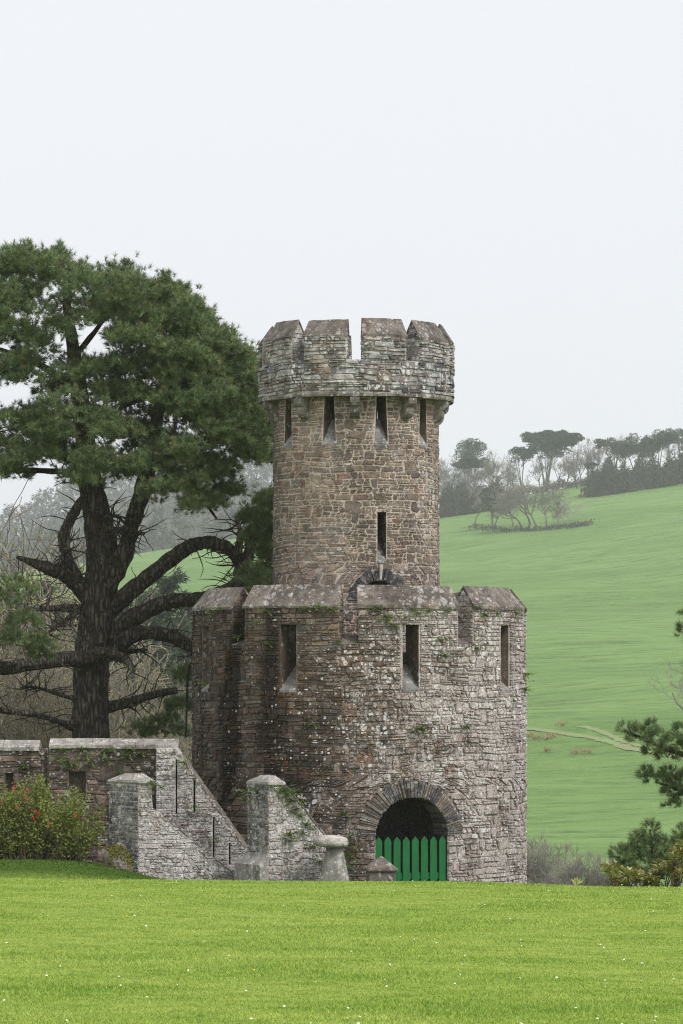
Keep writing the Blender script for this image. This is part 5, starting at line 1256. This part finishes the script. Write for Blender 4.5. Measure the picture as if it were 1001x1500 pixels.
# far woodland on the further hill
q_ = np.random.default_rng(77); C_, D_ = [], []
for Y in np.concatenate([np.linspace(RY + 20, RY + 230, 7), np.linspace(RY + 290, 2230, 16)]):
    for X in np.arange(-300, 90 if Y < RY + 250 else 240, 6.5):
        if Y < RY + 250 and X > 8: continue
        X_, Y_ = X + q_.uniform(-2.5, 2.5), Y + q_.uniform(-9, 9); h_ = q_.uniform(12, 21); z = gz(X_, Y_)
        if not (-0.14 < X_ / Y_ < .04): continue
        m_ = 34; tt = q_.random(m_) ** .7; az = q_.uniform(0, 6.28, m_); rr = (1.0 - tt * .85) * h_ * .24
        C_.append(np.c_[X_ + rr * np.cos(az), Y_ + rr * np.sin(az), z + h_ * (.12 + .88 * tt)]); D_.append(np.c_[np.cos(az), np.sin(az), np.full(m_, .8)])
V, _ = tufts(np.concatenate(C_), np.concatenate(D_), 5, 1.2, 2.7, .26, q_, .4, (10, 90))
tag(link('woodland', soup('woodland', V, 3), 'wood_far'), 'misty woodland covering the far hillside beyond the field strip', 'woodland', kind='stuff')

scrub('thicket', 'dim grey-green thicket massed behind the catkin hazels', [(pX(x, 104), 104, gz(pX(x, 104), 104)) for x in (-120, -40, 40, 120, 200, 290)], 8.6, 5, 'fir', 4200, cat='bush', leaf=.42)
# hazel thickets with catkins behind the wall
def hazel(seed, mat, h=7.0):
    r_ = random.Random(seed); A = MB(); B = MB(); C_ = []
    for k in range(7):
        az = r_.uniform(0, 6.28); ln_ = r_.uniform(.1, .55); d = Vector((math.cos(az) * ln_, math.sin(az) * ln_, 1)).normalized()
        tb, tips = branching(seed * 50 + k, h, 4, (.3, .9), .05, .25, (2, 4), .36, d, .3)
        for P, rad, lev in tb:
            P = [q + Vector((math.cos(az), math.sin(az), 0)) * .3 for q in P]
            (A if lev == 0 else B).tube(P, [max(.008, q) for q in rad], 5 if lev == 0 else 3, 0, 0, cap=False)
            if lev >= 3:
                for t in range(3): 
                    if r_.random() < .6: q = P[r_.randrange(1, len(P))]; C_.append((q.x, q.y, q.z))
    C_ = np.array(C_); q_ = np.random.default_rng(seed); L = leaves(C_, unit(q_.normal(size=C_.shape)), .065, .03, q_)
    a_, b_, c_ = pmesh('stems', A.v, A.f), pmesh('twigs', B.v, B.f), soup('catkins', L, 4)
    a_.materials.append(M[mat]); b_.materials.append(M[mat]); c_.materials.append(M['catkin']); return a_, b_, c_
hz = [hazel(1, 'twig_dark'), hazel(2, 'twig'), hazel(3, 'twig_grey')]
print('hazel polys', [len(q.polygons) for h_ in hz for q in h_])
hzh = [max(v.co.z for v in q[1].vertices) for q in hz]
for i, (x, yt, Y) in enumerate([(-30, 740, 84), (30, 760, 88), (85, 850, 82), (60, 880, 90), (10, 880, 80), (170, 960, 83), (215, 950, 88), (255, 980, 84), (120, 930, 80), (45, 960, 78), (190, 1010, 78), (240, 1020, 80), (15, 700, 92), (95, 1000, 78)]):
    X = pX(x, Y); z = gz(X, Y); h_ = (pZ(yt, Y) - z) / hzh[i % 3]
    r = tag(empty('hazel_bush', (X, Y, z)), ('dark-stemmed tangled hazel with yellow catkins behind the old pine', 'pale tan tangled hazel with yellow catkins behind the old pine', 'grey-stemmed tangled hazel with yellow catkins behind the old pine')[i % 3], 'bush', 'hazels behind the wall'); r.scale = (min(h_, 1.5) * .9, min(h_, 1.5) * .9, h_); r.rotation_euler.z = i * 2.1
    for nm, me in zip(('stems', 'twigs', 'catkins'), hz[i % 3]): link(nm, me, None, r)

# ------------------------------------------------------------------ grass and daisies
q_ = np.random.default_rng(3)
def blades(n, y0, y1, hmul, wmul, xr=.115):
    Y = y0 * (y1 / y0) ** q_.random(n); X = q_.uniform(-1, 1, n) * (xr * Y + .5)
    return X, Y, hmul, wmul
parts = [blades(430000, 13.5, 52, 1, 1), blades(90000, 46, 63.5, 1.5, 1.8)]
Vs, Cs = [], []
for X, Y, hm, wm in parts:
    n = len(X); Z = ground(X, Y); patch = .8 + .45 * np.sin(X * 1.3 + np.sin(Y * .7) * 2) * np.sin(Y * .9 + X * .3)
    h_ = q_.uniform(.013, .031, n) * hm * np.clip(patch, .55, 1.25); w_ = q_.uniform(.0028, .0048, n) * wm * (.8 + Y / 45); az = q_.uniform(0, 6.28, n); le = np.abs(q_.normal(0, .8, n)) * h_
    la = q_.uniform(0, 6.28, n)
    P0 = np.c_[X, Y, Z - .003]; s_ = np.c_[np.cos(az), np.sin(az), np.zeros(n)] * w_[:, None]; tip = P0 + np.c_[np.cos(la) * le, np.sin(la) * le, h_]
    Vs.append(np.stack([P0 - s_, P0 + s_, tip], 1)); k = q_.uniform(.72, 1.3, n); Cs.append(np.stack([k * q_.uniform(.9, 1.12, n), k, k * q_.uniform(.8, 1.1, n)], -1))
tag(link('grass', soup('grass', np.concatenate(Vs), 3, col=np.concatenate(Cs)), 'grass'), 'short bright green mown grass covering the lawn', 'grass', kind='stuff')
m_ = 11; dv = [(0, 0, .008)] + [(.011 * (1 if k % 2 else .8) * math.cos(6.283 * k / m_), .011 * (1 if k % 2 else .8) * math.sin(6.283 * k / m_), .004) for k in range(m_)] + [(.004 * math.cos(6.283 * k / 6), .004 * math.sin(6.283 * k / 6), .010) for k in range(6)] + [(.0012, 0, -.035), (-.0012, 0, -.035), (0, .0015, 0), (.0012, 0, 0), (-.0012, 0, 0)]
df = [(0, 1 + k, 1 + (k + 1) % m_) for k in range(m_)] + [tuple(range(m_ + 1, m_ + 7)), (m_ + 7, m_ + 8, m_ + 11, m_ + 10)]
dme = pmesh('daisy', dv, df, [0] * m_ + [1, 2]); [dme.materials.append(M[k]) for k in ('daisy', 'yolk', 'fern')]
dme2 = pmesh('daisy', dv, df, [1] * m_ + [1, 2]); [dme2.materials.append(M[k]) for k in ('daisy', 'yolk', 'fern')]
nd = 0
while nd < 210:
    Y = 15.2 * (50 / 15.2) ** rnd.random(); X = rnd.uniform(-.102, .102) * Y
    if math.sin(X * 2.1 + Y * .5) * math.sin(Y * .8 - X) < rnd.uniform(-1.1, .35): continue
    yel = nd % 60 == 7
    o = bpy.data.objects.new('dandelion' if yel else 'daisy', dme2 if yel else dme); COL.objects.link(o); s_ = rnd.uniform(.6, 1.05)
    o.location = (X, Y, gz(X, Y) + .036 * s_ + .006); o.scale = (s_, s_, s_); o.rotation_euler = (R(rnd.uniform(5, 45)), R(rnd.uniform(-25, 25)), rnd.uniform(0, 6.28)) if not yel else (R(30), 0, 0)
    if yel: tag(o, 'small yellow dandelion flower in the short lawn grass', 'flower', 'dandelions in the lawn')
    else: tag(o, 'tiny white daisy in the short lawn grass', 'flower', 'daisies scattered over the lawn')
    nd += 1

# ------------------------------------------------------------------ damp air over the valley
hzb = MB(); hzb.box(-1250, 1250, -60, 2560, -80, 160)
hm_ = bpy.data.materials.new('haze'); hm_.use_nodes = True; nt = hm_.node_tree; nt.nodes.remove(nt.nodes['Principled BSDF'])
pv = nt.nodes.new('ShaderNodeVolumePrincipled'); pv.inputs['Color'].default_value = (.93, .95, .97, 1); pv.inputs['Density'].default_value = 0.0002; pv.inputs['Anisotropy'].default_value = 0.0
nt.links.new(pv.outputs[0], nt.nodes['Material Output'].inputs['Volume'])
tag(hzb.build('haze', [hm_]), 'thin pale mist lying over the whole valley', 'haze', kind='stuff')
